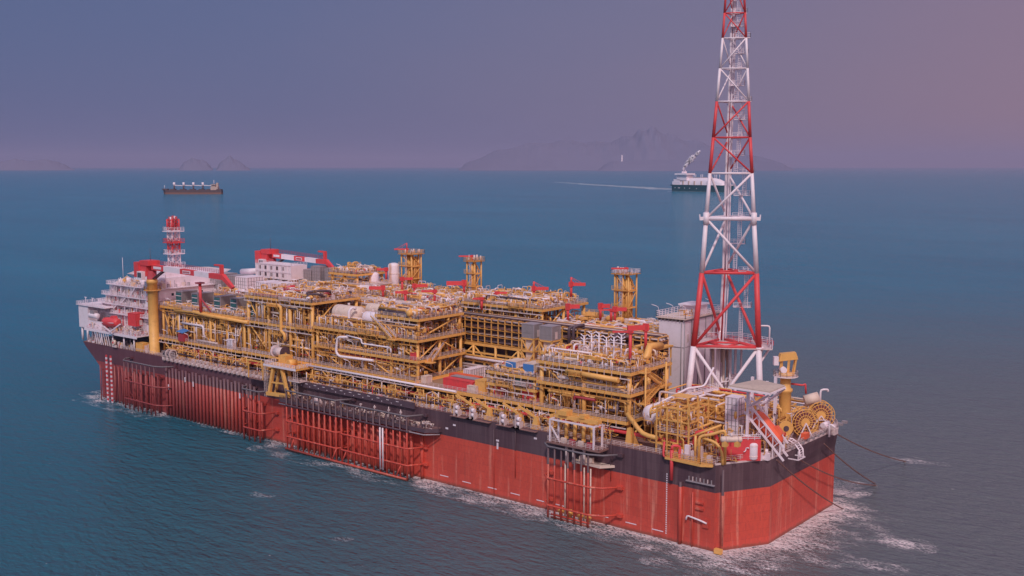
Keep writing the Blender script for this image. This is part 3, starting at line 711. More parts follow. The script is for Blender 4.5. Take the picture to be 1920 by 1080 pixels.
# ---- middle strip decks between rows
module('m', 'low yellow piping deck in the gap behind the middle modules', -186, -116, 28.2, 35.4, [38, 43.5], 5, 2, 70, 420, 5, group='piping decks in the middle', brace=False, toph=2.4, ext=0, pw=[(YEL, 30), (YELD, 10), (GAL, 22), (WHT, 22), (CRM, 16)])
module('m', 'low yellow piping deck behind the louvred coolers', -236, -188, 28.2, 35.4, [36, 41.5], 5, 2, 60, 300, 6, group='piping decks in the middle', brace=False, toph=2.4, ext=0, pw=[(YEL, 30), (YELD, 10), (GAL, 22), (WHT, 22), (RED, 8)])
# yellow posts, small lines and fittings on the main deck in front of the modules
def sheer():
    for k, (xa, xb) in enumerate(((-228, -178), (-176, -152), (-150, -104), (-102, -60), (-58, -30))):
        t = thing('deck_edge_piping', ['posts and small piping under the lower deck below the louvred coolers', 'posts and small piping by the yellow A frame', 'posts and small piping above the black balcony', 'posts and small piping behind the four chain stoppers', 'posts and small piping behind the white winch station'][k], 'piping', ((xa + xb) / 2, 2.5, DZ), 'piping along the near deck edge')
        n_ = int((xb - xa) / 3.1)
        for i in range(n_):
            x = xa + (i + .5) * 3.1 + rnd.uniform(-.8, .8)
            build('post', MB().tube((x, 1.7, DZ), (x, 1.7, 26.0 if i % 2 else 24), .17 if i % 2 else .13, 6), rgb_pick([(YEL, 5), (GAL, 1)]), t)
            if i % 3 == 0: build('arm', MB().bar((x, 1.7, 24.3), (x + rnd.choice([-2.5, 2.5]), 1.7, 26), .22), YEL, t)
        build('beam', MB().bar((xa, 1.65, 24.2), (xb, 1.65, 24.2), .22, .3), YEL, t)
        b = MB(); mats = [m for m, _ in PW]
        for i in range(int((xb - xa) * 4)):
            x = rnd.uniform(xa, xb - 3); b.pipe(rand_path(x, x + rnd.uniform(1, 5), .9, 5, 21.1, 25.4, 3), rnd.choice([.07, .1, .14]), 5, mats.index(rgb_pick(PW)))
            if i % 2: s_ = rnd.uniform(.15, .5); y = rnd.uniform(.8, 3); b.box(x - s_, y - s_, 21.05, x + s_, y + s_, 21.05 + s_ * 2.4, mats.index(rgb_pick(PW)))
        o = build('small_piping', b, mats, t); o['kind'] = 'stuff'
sheer()
# laydown deck in the notch
def laydown():
    t = thing('laydown_deck', 'open yellow laydown deck in the notch between the modules', 'deck', (-93, 15, DZ))
    b = MB().box(-102.6, 4.4, 26.2, -76.2, 26, 26.5, 0)
    for y in (4.4, 26): b.box(-102.8, y - .2, 25.6, -76.1, y + .2, 26.53, 1)
    for x in (-102.6, -76.4): b.box(x - .2, 4.6, 25.62, x + .2, 25.8, 26.52, 1)
    build('deck', b, [GRT, YEL], t); build('handrail', MB().rail([(-102.6, 4.4, 26.53), (-76.4, 4.4, 26.53)]), GAL, t)
    for x in (-102, -96, -90, -84, -78):
        for y in (5, 15, 25): build('column', MB().tube((x, y, DZ), (x, y, 25.6), .4, 8), YEL, t)
    for i in range(24):
        build('pipe', MB().pipe(rand_path(-102, -83, 5, 12, 21.4, 25.2, 3), rnd.choice([.12, .2, .28]), 7), rgb_pick(PW), t)
laydown()
# ---------------------------------------------------------------- pipe rack in the middle
def rack():
    t = thing('pipe_rack', 'long raised rack of dark brown pipes in yellow frames between the modules', 'pipe rack', (-70, 31, DZ))
    X0, X1, Y0, Y1 = -110, -34, 29, 34.2; lv = [36.4, 38.6, 40.8, 43.0]
    n_ = 28
    for i in range(n_ + 1):
        x = X0 + (X1 - X0) * i / n_; b = MB()
        for y in (Y0, Y1): b.bar((x, y, 36), (x, y, 44.2), .28)
        for z in lv: b.bar((x, Y0, z), (x, Y1, z), .25, .3)
        b.bar((x, Y0, 44.2), (x, Y1, 44.2), .25, .3); build('frame', b, YEL, t)
    for z in lv + [44.2]:
        build('beam', MB().bar((X0, Y0 - .18, z - .1), (X1, Y0 - .18, z - .1), .12, .22), YELD, t)
    for z in lv:
        for i in range(7):
            y = Y0 + .5 + i * .72; r_ = rnd.choice([.16, .22, .28]); build('pipe', MB().tube((X0 - .5, y, z + r_ + .16), (X1 + .5, y, z + r_ + .16), r_, 8), rgb_pick([(DRK, 5), (BRN, 4), (CRM, 1), (GAL, 1)]), t)
    for i in range(6): y = Y0 + .6 + i * .8; build('pipe', MB().tube((X0, y, 44.6), (X1, y, 44.6), .17, 8), [DRK, BRN, CRM, DRK, BRN, YELD][i], t)
    b = MB().box(X0, Y0 + 3, 35.9, X1, Y1 + .1, 43.8); build('back_panel', b, DRK, t)
    # supporting trusses down to deck
    build('beam', MB().bar((X0, Y0, 35.6), (X1, Y0, 35.6), .5, .8), YEL, t)
    xs = [-110, -101, -92, -83, -74, -65, -56, -45, -35]
    for i, x in enumerate(xs):
        build('column', MB().tube((x, Y0, DZ), (x, Y0, 35.3), .42, 8), YEL, t); build('column', MB().tube((x, Y1, DZ), (x, Y1, 35.3), .42, 8), YEL, t)
    for i in range(len(xs) - 1):
        a, c = (35.2, 27.5) if i % 2 else (27.5, 35.2); build('brace', MB().tube((xs[i], Y0, a), (xs[i + 1], Y0, c), .26, 8), YEL, t)
    for z in (24.5, 27.4, 30.2, 33): build('beam', MB().bar((X0, Y0 - .05, z), (X1, Y0 - .05, z), .4, .5), YEL, t)
    for z, m, r_ in ((31.4, WHT, .45), (29.1, GAL, .4), (28.4, WHT, .28), (32.1, YEL, .35), (25.6, YEL, .5), (26.5, GAL, .28), (23.2, YEL, .5)):
        build('pipe', MB().tube((X0, Y0 - 1.2, z), (-70 + rnd.uniform(-5, 5), Y0 - 1.2, z), r_, 10), m, t)
    build('bulkhead', MB().box(-112, 34.4, DZ, -34, 34.9, 35.5), DRK, t)
rack()
# black risers looping off the rack
def black_pipe(pts, r_, label):
    b = MB().pipe([V(p) for p in pts], r_, 10, bend=1.4); tag(build('black_pipe', b, DRK, None, loc=pts[0]), label, 'pipe')
bx = onY(1067, 635, 27.4).x; black_pipe([(bx, 27.4, 37), (bx, 27.4, 44.6), (bx + 1, 29, 44.6)], .5, 'thick black vertical pipe beside the two grey boxes, left of the pair')
bx = onY(1075, 635, 27.4).x; black_pipe([(bx, 27.4, 37), (bx, 27.4, 45.2), (bx + 2, 30, 45.2)], .5, 'thick black vertical pipe beside the two grey boxes, right of the pair')
bx = onY(1082, 635, 27.4).x; black_pipe([(bx, 27.2, 37), (bx, 27.2, 42), (bx + 1, 29, 42)], .22, 'thin black vertical pipe right of the thick black pair')
black_pipe([(-47, 27.2, 38), (-47, 27.2, 44.4), (-44, 29.5, 44.4)], .6, 'black looping pipe on the rack near the white manifold trees')
black_pipe([(-45, 27.0, 38), (-45, 27.0, 43.6), (-42, 29.5, 43.6)], .5, 'second black looping pipe on the rack, closer to the white building')
# black swan necks on module 3
P = onY(575, 560, 9)
black_pipe([tuple(onY(575, 558, 9)), tuple(onY(575, 548, 9)), tuple(onY(600, 545, 12)), tuple(onY(618, 546, 16)), tuple(onY(626, 552, 20)), tuple(onY(634, 552, 24))], .42, 'black swan neck pipe arching over the high module roof, upper one')
black_pipe([tuple(onY(574, 572, 7)), tuple(onY(575, 553, 7)), tuple(onY(596, 551, 8)), tuple(onY(607, 556, 12))], .38, 'shorter black bent pipe on the high module roof, lower one')
# ---------------------------------------------------------------- big lagged white vessels
def big_vessel(p, q, r_, label, mt=None, n=20):
    p = V(p); q = V(q); t = thing('pressure_vessel', label, 'pressure vessel', (p + q) / 2 - V((0, 0, r_ + 1)))
    build('shell', MB().vessel(p, q, r_, 0, n), mt or WHT, t); d = (q - p)
    for f in (.22, .78):
        c = p + d * f; ax = d.normalized()
        if abs(ax.z) < .5: build('saddle', MB().box(c.x - .5, c.y - .7, c.z - r_ - 1, c.x + .5, c.y + .7, c.z - r_ * .6), YEL, t)
        build('band', MB().lathe([(r_ + .06, 0), (r_ + .06, .25)], c, ax, n), GAL, t)
    c = p + d * .5
    if abs(d.normalized().z) < .5: build('nozzle', MB().tube((c.x, c.y, c.z + r_ - .2), (c.x, c.y, c.z + r_ + .8), .4, 10), GAL, t)
    return t
big_vessel((-146, 12, 43.6), (-133, 12, 43.6), 2.6, 'large white lagged vessel lying on the middle module, left of its twin', CRM)
big_vessel((-131, 11, 43.2), (-123.5, 11, 43.2), 2.1, 'shorter white lagged vessel beside the twin on the middle module')
big_vessel((-138, 19, 44.4), (-124, 19, 44.4), 2.2, 'cream lagged vessel behind the two white ones on the middle module', CRM)
big_vessel((-111, 10, 46.8), (-105, 10, 46.8), 1.2, 'small white vessel on edge of the upper platform')
big_vessel((-23.3, 7.2, 28.2), (-23.3, 21, 28.2), 2.5, 'white pressure vessel with domed end lying beside the flare tower foot')
big_vessel((-109, 27.5, 44.4), (-105.5, 28.5, 44.4), 1.5, 'white domed vessel end at left end of the pipe rack')
big_vessel((-176, 23, 40), (-168, 23, 40), 2.4, 'white vessel inside the high module')
# tall white columns + cage towers of the far side
def cage_tower(label, X, Y, w_, d_, z0, z1, deckz=None, cols=()):
    t = thing('column_tower', label, 'tower', (X + w_ / 2, Y + d_ / 2, z0))
    for x in (X, X + w_):
        for y in (Y, Y + d_): build('leg', MB().tube((x, y, z0), (x, y, z1), .28, 6), YEL, t)
    n_ = max(2, int((z1 - z0) / 4))
    for i in range(n_):
        a = z0 + (z1 - z0) * i / n_; c = z0 + (z1 - z0) * (i + 1) / n_
        b = MB()
        for p, q in (((X, Y), (X + w_, Y)), ((X + w_, Y), (X + w_, Y + d_)), ((X, Y), (X, Y + d_)), ((X, Y + d_), (X + w_, Y + d_))):
            b.bar((p[0], p[1], c), (q[0], q[1], c), .3); b.bar((p[0], p[1], a if i % 2 else c), (q[0], q[1], c if i % 2 else a), .22)
        build('bracing', b, YEL, t)
    build('platform', MB().box(X - .9, Y - .9, z1, X + w_ + .9, Y + d_ + .9, z1 + .25), YELD, t)
    build('handrail', MB().rail([(X - .9, Y - .9, z1 + .25), (X + w_ + .9, Y - .9, z1 + .25), (X + w_ + .9, Y + d_ + .9, z1 + .25), (X - .9, Y + d_ + .9, z1 + .25), (X - .9, Y - .9, z1 + .25)], 1.3, 1.5), rgb_pick([(WHT, 1), (YEL, 2)]), t)
    b = MB()
    for i in range(9): x, y = rnd.uniform(X, X + w_), rnd.uniform(Y, Y + d_); b.tube((x, y, z1 + .2), (x, y, z1 + rnd.uniform(1.2, 2.4)), rnd.uniform(.1, .35), 6)
    build('vent_cluster', b, GAL, t)
    build('ladder', MB().ladder((X + w_ * .5, Y - .3, z0), z1, .8), WHT, t)
    for x, y, r_, a, c, m in cols: build('column_shell', MB().vessel((x, y, a), (x, y, c), r_, 0, 14), m, t)
    b = MB()
    for i in range(26 if w_ > 4 else 14): x, y = rnd.uniform(X + .4, X + w_ - .4), rnd.uniform(Y + .2, Y + d_ - .4); b.tube((x, y, z0), (x, y, z1 - rnd.uniform(0, 3)), rnd.uniform(.18, .42), 6, 0 if i % 3 else 1)
    build('riser_bundle', b, [YEL, YELD], t)
    for z in (z0 + (z1 - z0) * .33, z0 + (z1 - z0) * .68): build('landing', MB().box(X + .1, Y + .1, z, X + w_ - .1, Y + d_ - .1, z + .2).box(X - .7, Y - .7, z, X + w_ + .3, Y - .02, z + .18).rail([(X - .7, Y - .7, z + .2), (X + w_ + .3, Y - .7, z + .2)], 1.2, 1.2), YEL, t)
    return t
cage_tower('stout square yellow cage tower nearest the white building', -66.3, 56, 5.0, 4.6, 42, 57.6, cols=[(-63.8, 58.3, 1.3, 43, 56, YEL)])
cage_tower('slim yellow cage tower with white ladder in middle of the far side', -128.5, 57, 3.6, 3.4, 45, 58)
cage_tower('broad yellow tower beside the tall white column on the far side', -157.5, 54, 5, 5, 46, 59.2, cols=[(-155, 56.5, 1.4, 46.5, 58, YELD)])
t = thing('absorber_column', 'tall white rounded column in front of the broad yellow tower', 'column', (-160.5, 53, 46)); build('shell', MB().vessel((-160.5, 53, 46), (-160.5, 53, 56), 2.1, 0, 18), WHT, t); build('ladder', MB().ladder((-160, 50.7, 46), 56, .7), YEL, t); build('collar', MB().lathe([(2.2, 0), (2.2, .4)], (-160.5, 53, 52), n=18), GAL, t)
t = thing('absorber_column', 'shorter white rounded column left of the tall white column', 'column', (-167, 49, 46)); build('shell', MB().vessel((-167, 49, 46), (-167, 49, 52.6), 2.0, 0, 18), WHT, t); build('ladder', MB().ladder((-166.5, 46.8, 46), 52.6, .7), YEL, t)
# upper platform left of the towers
module('m', 'small yellow top platform carrying a red jib, left of the white columns', -181, -166, 40, 54, [52.3], 3, 2, 20, 110, 3, group=fg, zbase=46.3, toph=2, ext=0)
# ---------------------------------------------------------------- enclosures, coolers, containers
def ribbed_box(name, label, cat, x0, y0, z0, x1, y1, z1, mt, group=None, louv=None, step=.8, roof=None, door=True):
    cxm, cym = (x0 + x1) / 2, (y0 + y1) / 2
    t = thing(name, label, cat, (cxm, cym, z0), group)
    b = MB().box(x0, y0, z0 + .15, x1, y1, z1)
    for i in range(int((x1 - x0) / step)): x = x0 + step * (i + .5); b.box(x - .1, y0 - .07, z0 + .3, x + .1, y0 + .01, z1 - .15)
    for i in range(int((y1 - y0) / step)): y = y0 + step * (i + .5); b.box(x1 - .01, y - .1, z0 + .3, x1 + .07, y + .1, z1 - .15)
    if mt is WHT or mt is GRY:
        b.m = [0] * 6 + [1] * (len(b.m) - 6)
        for k in range(1, int((z1 - z0) / 1.3)): z = z0 + k * 1.3; b.box(x0, y0 - .05, z, x1, y0 + .01, z + .12, 1); b.box(x1 - .01, y0, z, x1 + .05, y1, z + .12, 1)
    build('body', b, [mt, GRY if mt is WHT else COOL], t)
    b = MB()
    for x in (x0, x1):
        for y in (y0, y1): b.box(x - .12, y - .12, z0, x + .12, y + .12, z1 + .05)
    for z in (z0 + .1, z1): b.box(x0 - .1, y0 - .1, z - .1, x1 + .1, y0 - .04, z + .1); b.box(x1 + .04, y0 - .03, z - .1, x1 + .1, y1 + .1, z + .1)
    build('frame', b, roof or mt, t)
    build('roof', MB().box(x0 + .05, y0 + .05, z1 + .01, x1 - .05, y1 - .05, z1 + .12), roof or mt, t)
    if louv:
        b = MB(); k = int((z1 - z0 - .8) / .45)
        b.box(x0 + .15, y0 - .1, z0 + .4, x1 - .15, y0 - .08, z1 - .3, 1)
        for i in range(k): z = z0 + .5 + i * .45; b.hexa([(x0 + .2, y0 - .35, z), (x1 - .2, y0 - .35, z), (x1 - .2, y0 - .11, z + .1), (x0 + .2, y0 - .11, z + .1), (x0 + .2, y0 - .35, z + .06), (x1 - .2, y0 - .35, z + .06), (x1 - .2, y0 - .11, z + .2), (x0 + .2, y0 - .11, z + .2)], 0 if i % 4 else 2)
        build('louvres', b, [TEL, DRK, WHT], t)
    elif door:
        build('door', MB().box(x1 + .08, cym - .6, z0 + .25, x1 + .13, cym + .6, min(z1 - .2, z0 + 2.3)), GAL, t)
    return t
for i, px in enumerate((338, 368, 410, 441, 472)):
    x = onY(px, 575 + (px - 338) * .13, 8).x
    ribbed_box('louvred_cooler', ['first louvred grey cooler box, beside the pedestal crane', 'second louvred grey cooler box from the pedestal crane', 'middle one of the five louvred grey cooler boxes', 'fourth louvred grey cooler box from the pedestal crane', 'last louvred grey cooler box, next to the high module'][i], 'cooler', x - 2.4, 8.0, 38.75, x + 1.2, 14.8, 44.5, COOL, 'louvred cooler boxes', louv=True, roof=GRY)
for i, (px, py, s_) in enumerate(((452, 520, 1), (487, 524, .85), (513, 532, .95), (400, 516, .9), (430, 516, .8))):
    q = onY(px, py, 31)
    ribbed_box('white_container', ['large white panelled box under tip of the near crane boom', 'white panelled box between two larger ones behind the coolers', 'white panelled box right of the group beside the high module', 'pale panelled box behind the near crane boom', 'narrow pale panelled box just under the near crane boom'][i], 'equipment box', q.x - 3.6 * s_, 31 + i * .3, 41.6, q.x + 3.6 * s_, 39 + i * .3, 48.4 - (1.2 if i in (1, 2) else 0), WHT if i < 3 else GRY, 'pale panelled boxes behind the coolers', step=1.3)
for i, (px, z1) in enumerate(((592, 51.6), (618, 51.3), (640, 50.6), (578, 50.0))):
    q = onY(px, 525, 56)
    ribbed_box('grey_container', ['grey panelled box left under the far crane rest', 'grey panelled box right of the far crane rest', 'darker grey panelled box, rightmost behind the lattice deck', 'low grey box directly under the far crane boom tip'][i], 'equipment box', q.x - 2.6, 56, 43.1, q.x + 2.6, 61, z1, GRY, 'grey panelled boxes on the far side', step=1.3)
# two grey boxes on yellow stands
for i, px in enumerate((990, 1023.5)):
    x = onY(px, 630, 18).x; z0 = 41.9
    t = ribbed_box('air_intake_box', ['grey air intake box on tall yellow stand, left of the pair', 'grey air intake box on tall yellow stand, right of the pair'][i], 'intake box', x - 2.1, 18, z0, x + 2.1, 22, z0 + 3.9, GRY, 'grey intake boxes on stands', step=.45)
    b = MB()
    for a in (x - 2.2, x + 2.2):
        for y in (17.9, 22.1): b.bar((a, y, 33.7), (a, y, z0), .4)
    for z in (41.6, 38): b.bar((x - 2.2, 17.9, z), (x + 2.2, 17.9, z), .4); b.bar((x + 2.2, 17.9, z), (x + 2.2, 22.1, z), .4)
    for z in (38, 34.2): b.bar((x - 2.2, 17.9, z + 3.4), (x, 17.9, z), .3); b.bar((x + 2.2, 17.9, z + 3.4), (x, 17.9, z), .3); b.bar((x + 2.2, 17.9, z), (x + 2.2, 22.1, z + 3.4), .3)
    build('stand', b, YEL, t); build('duct', MB().box(x - 1.2, 18.5, 34, x + 1.2, 21.5, z0), CRM, t)
# blue covered units and red enclosures on module 1b
for i, px in enumerate((956, 989)):
    q = onY(px, 692, 6.8); t = ribbed_box('covered_generator', ['blue fronted brown box on module edge, left of the pair', 'blue fronted brown box on module edge, right of the pair'][i], 'enclosure', q.x - 1.7, 7.2, 33.65, q.x + 1.9, 12, 36.9, CRM, 'blue fronted boxes')
    build('blue_cover', MB().box(q.x - 1.75, 7.0, 33.8, q.x + 1.95, 7.1, 36.8), BLU, t)
for i, (px, py) in enumerate(((931, 736), (990, 744))):
    q = onY(px, py, 6.8); ribbed_box('red_enclosure', ['red boxed enclosure on lower deck, left one below the blue units', 'red boxed enclosure on lower deck, right one below the blue units'][i], 'enclosure', q.x - 2.0, 7, 26.45, q.x + 2.2, 10.5, 29.3, RED, 'red enclosures on the lower deck', door=False)
for i, (px, py, m_) in enumerate(((971, 712, TEL), (1005, 716, BLU))):
    q = onY(px, py, 7); t = thing('chemical_tank', ['small teal tank between the blue units and red enclosures', 'small blue tank right of the teal one'][i], 'tank', (q.x, 8, 30.2)); build('tank', MB().box(q.x - .9, 7, 30.25, q.x + .9, 8.8, 32.3), m_, t); build('lid', MB().tube((q.x, 7.9, 32.3), (q.x, 7.9, 32.6), .4, 10), GAL, t)
q = onY(1066, 675, 8); t = thing('chemical_tank', 'round blue tank on roof edge of the corner module', 'tank', (q.x, 8, 38.6)); build('tank', MB().vessel((q.x, 8, 38.7), (q.x, 8, 41), 1.0), BLU, t); build('lid', MB().tube((q.x, 8, 41), (q.x, 8, 41.3), .4, 10), TEL, t)
# containers on the laydown deck
cx0 = onY(843, 716, 7).x
ribbed_box('cargo_container', 'front red container on the laydown deck', 'container', -92.6, 6, 26.55, -81.5, 8.4, 29.3, RED, 'red containers on the laydown deck')
ribbed_box('cargo_container', 'middle red container with grey roof on the laydown deck', 'container', -92.3, 8.9, 26.55, -80.6, 11.3, 29.5, DRD, 'red containers on the laydown deck', roof=GRY)
ribbed_box('cargo_container', 'rear orange red container on the laydown deck', 'container', -95.5, 11.8, 26.55, -84.5, 14.2, 29.4, ORG, 'red containers on the laydown deck')
ribbed_box('site_cabin', 'white cabin behind the red containers on the laydown deck', 'cabin', -95.5, 18.2, 26.55, -93, 25, 29.8, WHT)
ribbed_box('yellow_crate', 'yellow box at right end of the laydown deck', 'crate', -80.4, 6.2, 26.55, -76.9, 9.6, 30.2, YEL)
ribbed_box('cream_crate', 'small cream crate beside the yellow box on the laydown deck', 'crate', -82.2, 4.8, 26.55, -79.2, 5.8, 28.6, CRM)
ribbed_box('cream_crate', 'cream crate at left edge of the laydown deck', 'crate', -102, 6.5, 26.55, -100.2, 9, 28.6, CRM)
ribbed_box('red_cabinet', 'small red cabinet on deck corner of the middle module', 'cabinet', onY(776, 672, 6.5).x - 1.1, 6.3, 33.05, onY(776, 672, 6.5).x + 1.1, 7.6, 35.2, RED, door=False)
# white electrical building behind the flare tower
def ebuild():
    x0, x1, y0, y1, zt = -40.6, -32.4, 40.2, 61.5, 47.4
    t = thing('electrical_building', 'windowless white building with railed roof behind the flare tower', 'building', ((x0 + x1) / 2, 50, DZ))
    b = MB().box(x0, y0, 40.2, x1, y1, zt); b.box(x0 + .05, y0 + .06, DZ, x1 - .06, y1, 40.1)
    build('wall', b, WHT, t)
    build('roof', MB().box(x0 - .7, y0 - .7, zt + .7, x1 + .7, y1 + .7, zt + 1.0), CRM, t)
    b = MB()
    for i in range(8): x = x0 - .3 + i * 1.2; b.box(x, y0 - .5, zt, x + .15, y1, zt + .7)
    build('roof_bearers', b, GRY, t)
    b = MB()
    for y in (y0, y0 + 4, y0 + 8, y0 + 12, y0 + 16, y1): b.tube((x1 + .12, y, DZ), (x1 + .12, y, zt), .14, 6)
    b.tube((x1 - .8, y0 - .15, DZ), (x1 - .8, y0 - .15, zt), .16, 6); b.box(x0, y0 - .06, 40.05, x1, y0 - .01, 40.25)
    build('downpipe', b, GRY, t)
    z = zt + 1.0
    build('handrail', MB().rail([(x0 - .6, y1, z), (x0 - .6, y0 - .6, z), (x1 + .6, y0 - .6, z), (x1 + .6, y1 + .6, z), (x0 - .6, y1, z)], 1.6, 1.6, t=.12), WHT, t)
    b = MB().box(x0 + 3, y0 + 8, z, x1 - .6, y0 + 14, z + 2.8); b.box(x0 + 2, y0 + 7, z + 2.8, x1, y0 + 15, z + 3.1); build('roof_house', b, WHT, t)
    for i in range(9): equip(t, rnd.uniform(x0 + 1.5, x1 - 1.5), rnd.uniform(y0 + 1, y1 - 2), z, 2.4, ['cab', 'pump', 'tree'])
    for x, y in ((x0 - .3, y0), (x0 + 1.5, y0 + 5), (x1 - 2, y0 + 4), (x1 - 3, y1)): build('work_light', lamp_at(x, y, z), WHT, t)
    b = MB()
    for k in range(6): b.box(x1 + .02, y0 + 1.5 + k * 3.3, 41.5, x1 + .1, y0 + 2.5 + k * 3.3, 43.8, k % 2)
    build('door', b, [GAL, DRD], t)
ebuild()
# ================================================================ FLARE TOWER
def flare():
    Lb = V((-24.5, 29.5, DZ)); d = V((.84, .54, 0)).normalized(); nr = V((-d.y, d.x, 0))
    def onp(x, y):
        r_ = ray(x, y); k = (Lb - CAM).dot(nr) / r_.dot(nr); return CAM + r_ * k
    lv = [(650, 1300.5, 1422.5, .78), (512, 1316, 1418.5, .68), (410, 1324, 1413.5, .58), (325, 1331, 1410, .45), (257.5, 1337.5, 1406.5, .42), (190, 1344, 1404, .38), (128, 1349.8, 1401.5, .34), (71, 1355, 1399, .31), (24, 1358.5, 1397, .29), (-35, 1362.5, 1394, .27), (-85, 1366, 1391, .24), (-130, 1368, 1389, .22)]
    lev = []
    for y, xl, xr, r_ in lv:
        a = onp(xl, y); c = onp(xr, y); z = (a.z + c.z) / 2; a.z = c.z = z; m = (a + c) / 2; lev.append((a, c, m + nr * (c - a).length * .80, r_))
    a0, c0, m0, _ = lev[0]; a1, c1, m1_, _ = lev[1]
    def ext(p, q): k = (DZ - p.z) / (p.z - q.z); return p + (p - q) * k
    base = (ext(a0, a1), ext(c0, c1), ext(m0, m1_), .85)
    L_ = [base] + lev
    t = thing('flare_tower', 'tall red and white lattice flare tower on near end of the ship', 'flare tower', (base[0] + base[1] + base[2]) / 3)
    cols = [0, 1, 0, 0, 1, 1, 0, 0, 1, 1, 1, 0, 0]   # 0 white, 1 red for the section above level i
    for k in range(3):
        b = MB()
        for i in range(len(L_) - 1): b.tube(L_[i][k], L_[i + 1][k], L_[i][3] * (1 if k < 2 else .8), 12, cols[i], L_[i + 1][3] * (1 if k < 2 else .8))
        build('leg', b, [WHT, RED], t)
    for i in range(len(L_) - 1):
        c = cols[i]; mt = RED if c else WHT; rr = L_[i][3] * .52
        A, B, Cc = L_[i][:3]; A2, B2, C2 = L_[i + 1][:3]
        if i == 0:
            build('brace', MB().tube(A2, (A * .15 + B * .85), rr, 10), WHT, t); build('brace', MB().tube(B2, (A * .78 + B * .22), rr, 10), WHT, t)
            build('brace', MB().tube(A2, (A * .3 + Cc * .7), rr, 10), WHT, t); build('brace', MB().tube(C2, (B * .6 + Cc * .4), rr, 10), WHT, t)
            build('brace', MB().tube(A * .5 + B * .5 + nr * 4, C2, rr * .8, 10), WHT, t)
        elif i % 2:
            for p, q in ((B2, A), (A2, Cc), (C2, B)): build('brace', MB().tube(p, q, rr, 8), mt, t)
        else:
            for p, q in ((A2, B), (C2, A), (B2, Cc)): build('brace', MB().tube(p, q, rr, 8), mt, t)
        mh = RED if cols[min(i + 1, len(cols) - 1)] and i in (0, 1, 5) or (cols[i] and cols[i + 1]) else WHT
        if i == 1: mh = RED
        for p, q in ((A2, B2), (A2, C2), (B2, C2)): build('strut', MB().tube(p, q, rr * (1.5 if i == 2 else .9), 8), mh, t)
        z = A2.z; ce = (A2 + B2 + C2) / 3
        if i in (0, 1, 2, 5, 7):
            build('frame_strut', MB().tube((A2 + C2) / 2, (B2 + C2) / 2, rr * .6, 6).tube((A2 + C2) / 2, (A2 + B2) / 2, rr * .6, 6).tube((B2 + C2) / 2, (A2 + B2) / 2, rr * .6, 6), mh, t)
    # flare gas risers up the rear leg
    for k, (off, r_) in enumerate(((-.9, .33), (.25, .26), (1.0, .2))):
        pts = [L_[i][2] * .88 + (L_[i][0] + L_[i][1]) * .06 + d * off * (.4 + .6 * L_[i][3]) for i in range(len(L_))]
        build('riser_pipe', MB().sweep(pts, r_, 8), WHT, t)
    # zig-zag ladders with landings inside the right face
    for i in range(1, len(L_) - 1):
        A, B, Cc = L_[i][:3]; A2, B2, C2 = L_[i + 1][:3]
        f = .42 if i % 2 else .62
        p = B * (1 - f) + Cc * f - nr * .3; q = B2 * (1 - f) + C2 * f
        zs = [p.z, (p.z + q.z) / 2, q.z]
        for j in range(2):
            b0 = p.lerp(q, j / 2) + (B - Cc).normalized() * (.9 if j else -.9) * (L_[i][3] * 1.6)
            b = MB().ladder(b0, zs[j + 1] + 1.0, .9, 0, d); b.bar(b0 + nr * .8, V((b0.x, b0.y, zs[j + 1])) + nr * .8, .08); b.bar(b0 + nr * .8 + d * .6, V((b0.x, b0.y, zs[j + 1])) + nr * .8 + d * .6, .08)
            build('ladder', b, WHT, t)
            o = V((b0.x, b0.y, zs[j + 1])); w_ = .9 + L_[i][3]
            pl = build('landing', MB().hexa([o - d * w_ * 1.3 - nr * w_ * .6, o + d * w_ * 1.6 - nr * w_ * .6, o + d * w_ * 1.6 + nr * w_ * .6, o - d * w_ * 1.3 + nr * w_ * .6] + [v_ + V((0, 0, .2)) for v_ in (o - d * w_ * 1.3 - nr * w_ * .6, o + d * w_ * 1.6 - nr * w_ * .6, o + d * w_ * 1.6 + nr * w_ * .6, o - d * w_ * 1.3 + nr * w_ * .6)]), WHT, t)
            build('handrail', MB().rail([o - d * w_ * 1.3 - nr * w_ * .6 + V((0, 0, .2)), o + d * w_ * 1.6 - nr * w_ * .6 + V((0, 0, .2)), o + d * w_ * 1.6 + nr * w_ * .6 + V((0, 0, .2))], 1.2, 1.2), WHT, pl)
    # collar with horns at the 412 level
    A, B, Cc, r_ = L_[3]
    for p, s_ in ((A, -1), (B, 1)):
        build('leg_collar', MB().tube(p - V((0, 0, 1.6)), p + V((0, 0, 1.6)), r_ * 1.35, 12).bar(p, p + d * s_ * 1.7, .7, .9).bar(p + d * s_ * 1.6, p + d * s_ * 1.7 + V((0, 0, 1.1)), .25), WHT, t)
    # broad service platform at the 650 level
    A, B, Cc, r_ = L_[1]; z = A.z; ex = 3.0; poly = [A - d * .5, B + d * 3.5 - nr * 1.0, B + d * 4.5 + nr * 8, Cc + d * 5 + nr * 4, Cc - d * 4 + nr * 3, A + nr * 4]
    b = MB(); b.prism([(p.x, p.y) for p in poly], z - .55, z - .3, 0); build('platform', b, GAL, t)
    rp = [V((p.x, p.y, z - .28)) for p in poly]; build('handrail', MB().rail(rp[1:] + [rp[0]], 1.5, 1.7, t=.12), WHT, t); build('handrail', MB().rail([rp[2] - nr * 3, rp[4]], 1.3, 1.7, t=.1), RED, t)
    p = B + d * 3 + nr * 2; build('handrail', MB().pipe([p, p + V((0, 0, 5.5)), p + V((0, 0, 5.5)) - d * 4], .22, 8), WHT, t)
    for s_ in (.6, 2.0): build('knee_brace', MB().tube(B + d * 4 * s_ / 2 + nr * (2 * s_), B + V((0, 0, -5)), .3, 8), WHT, t)
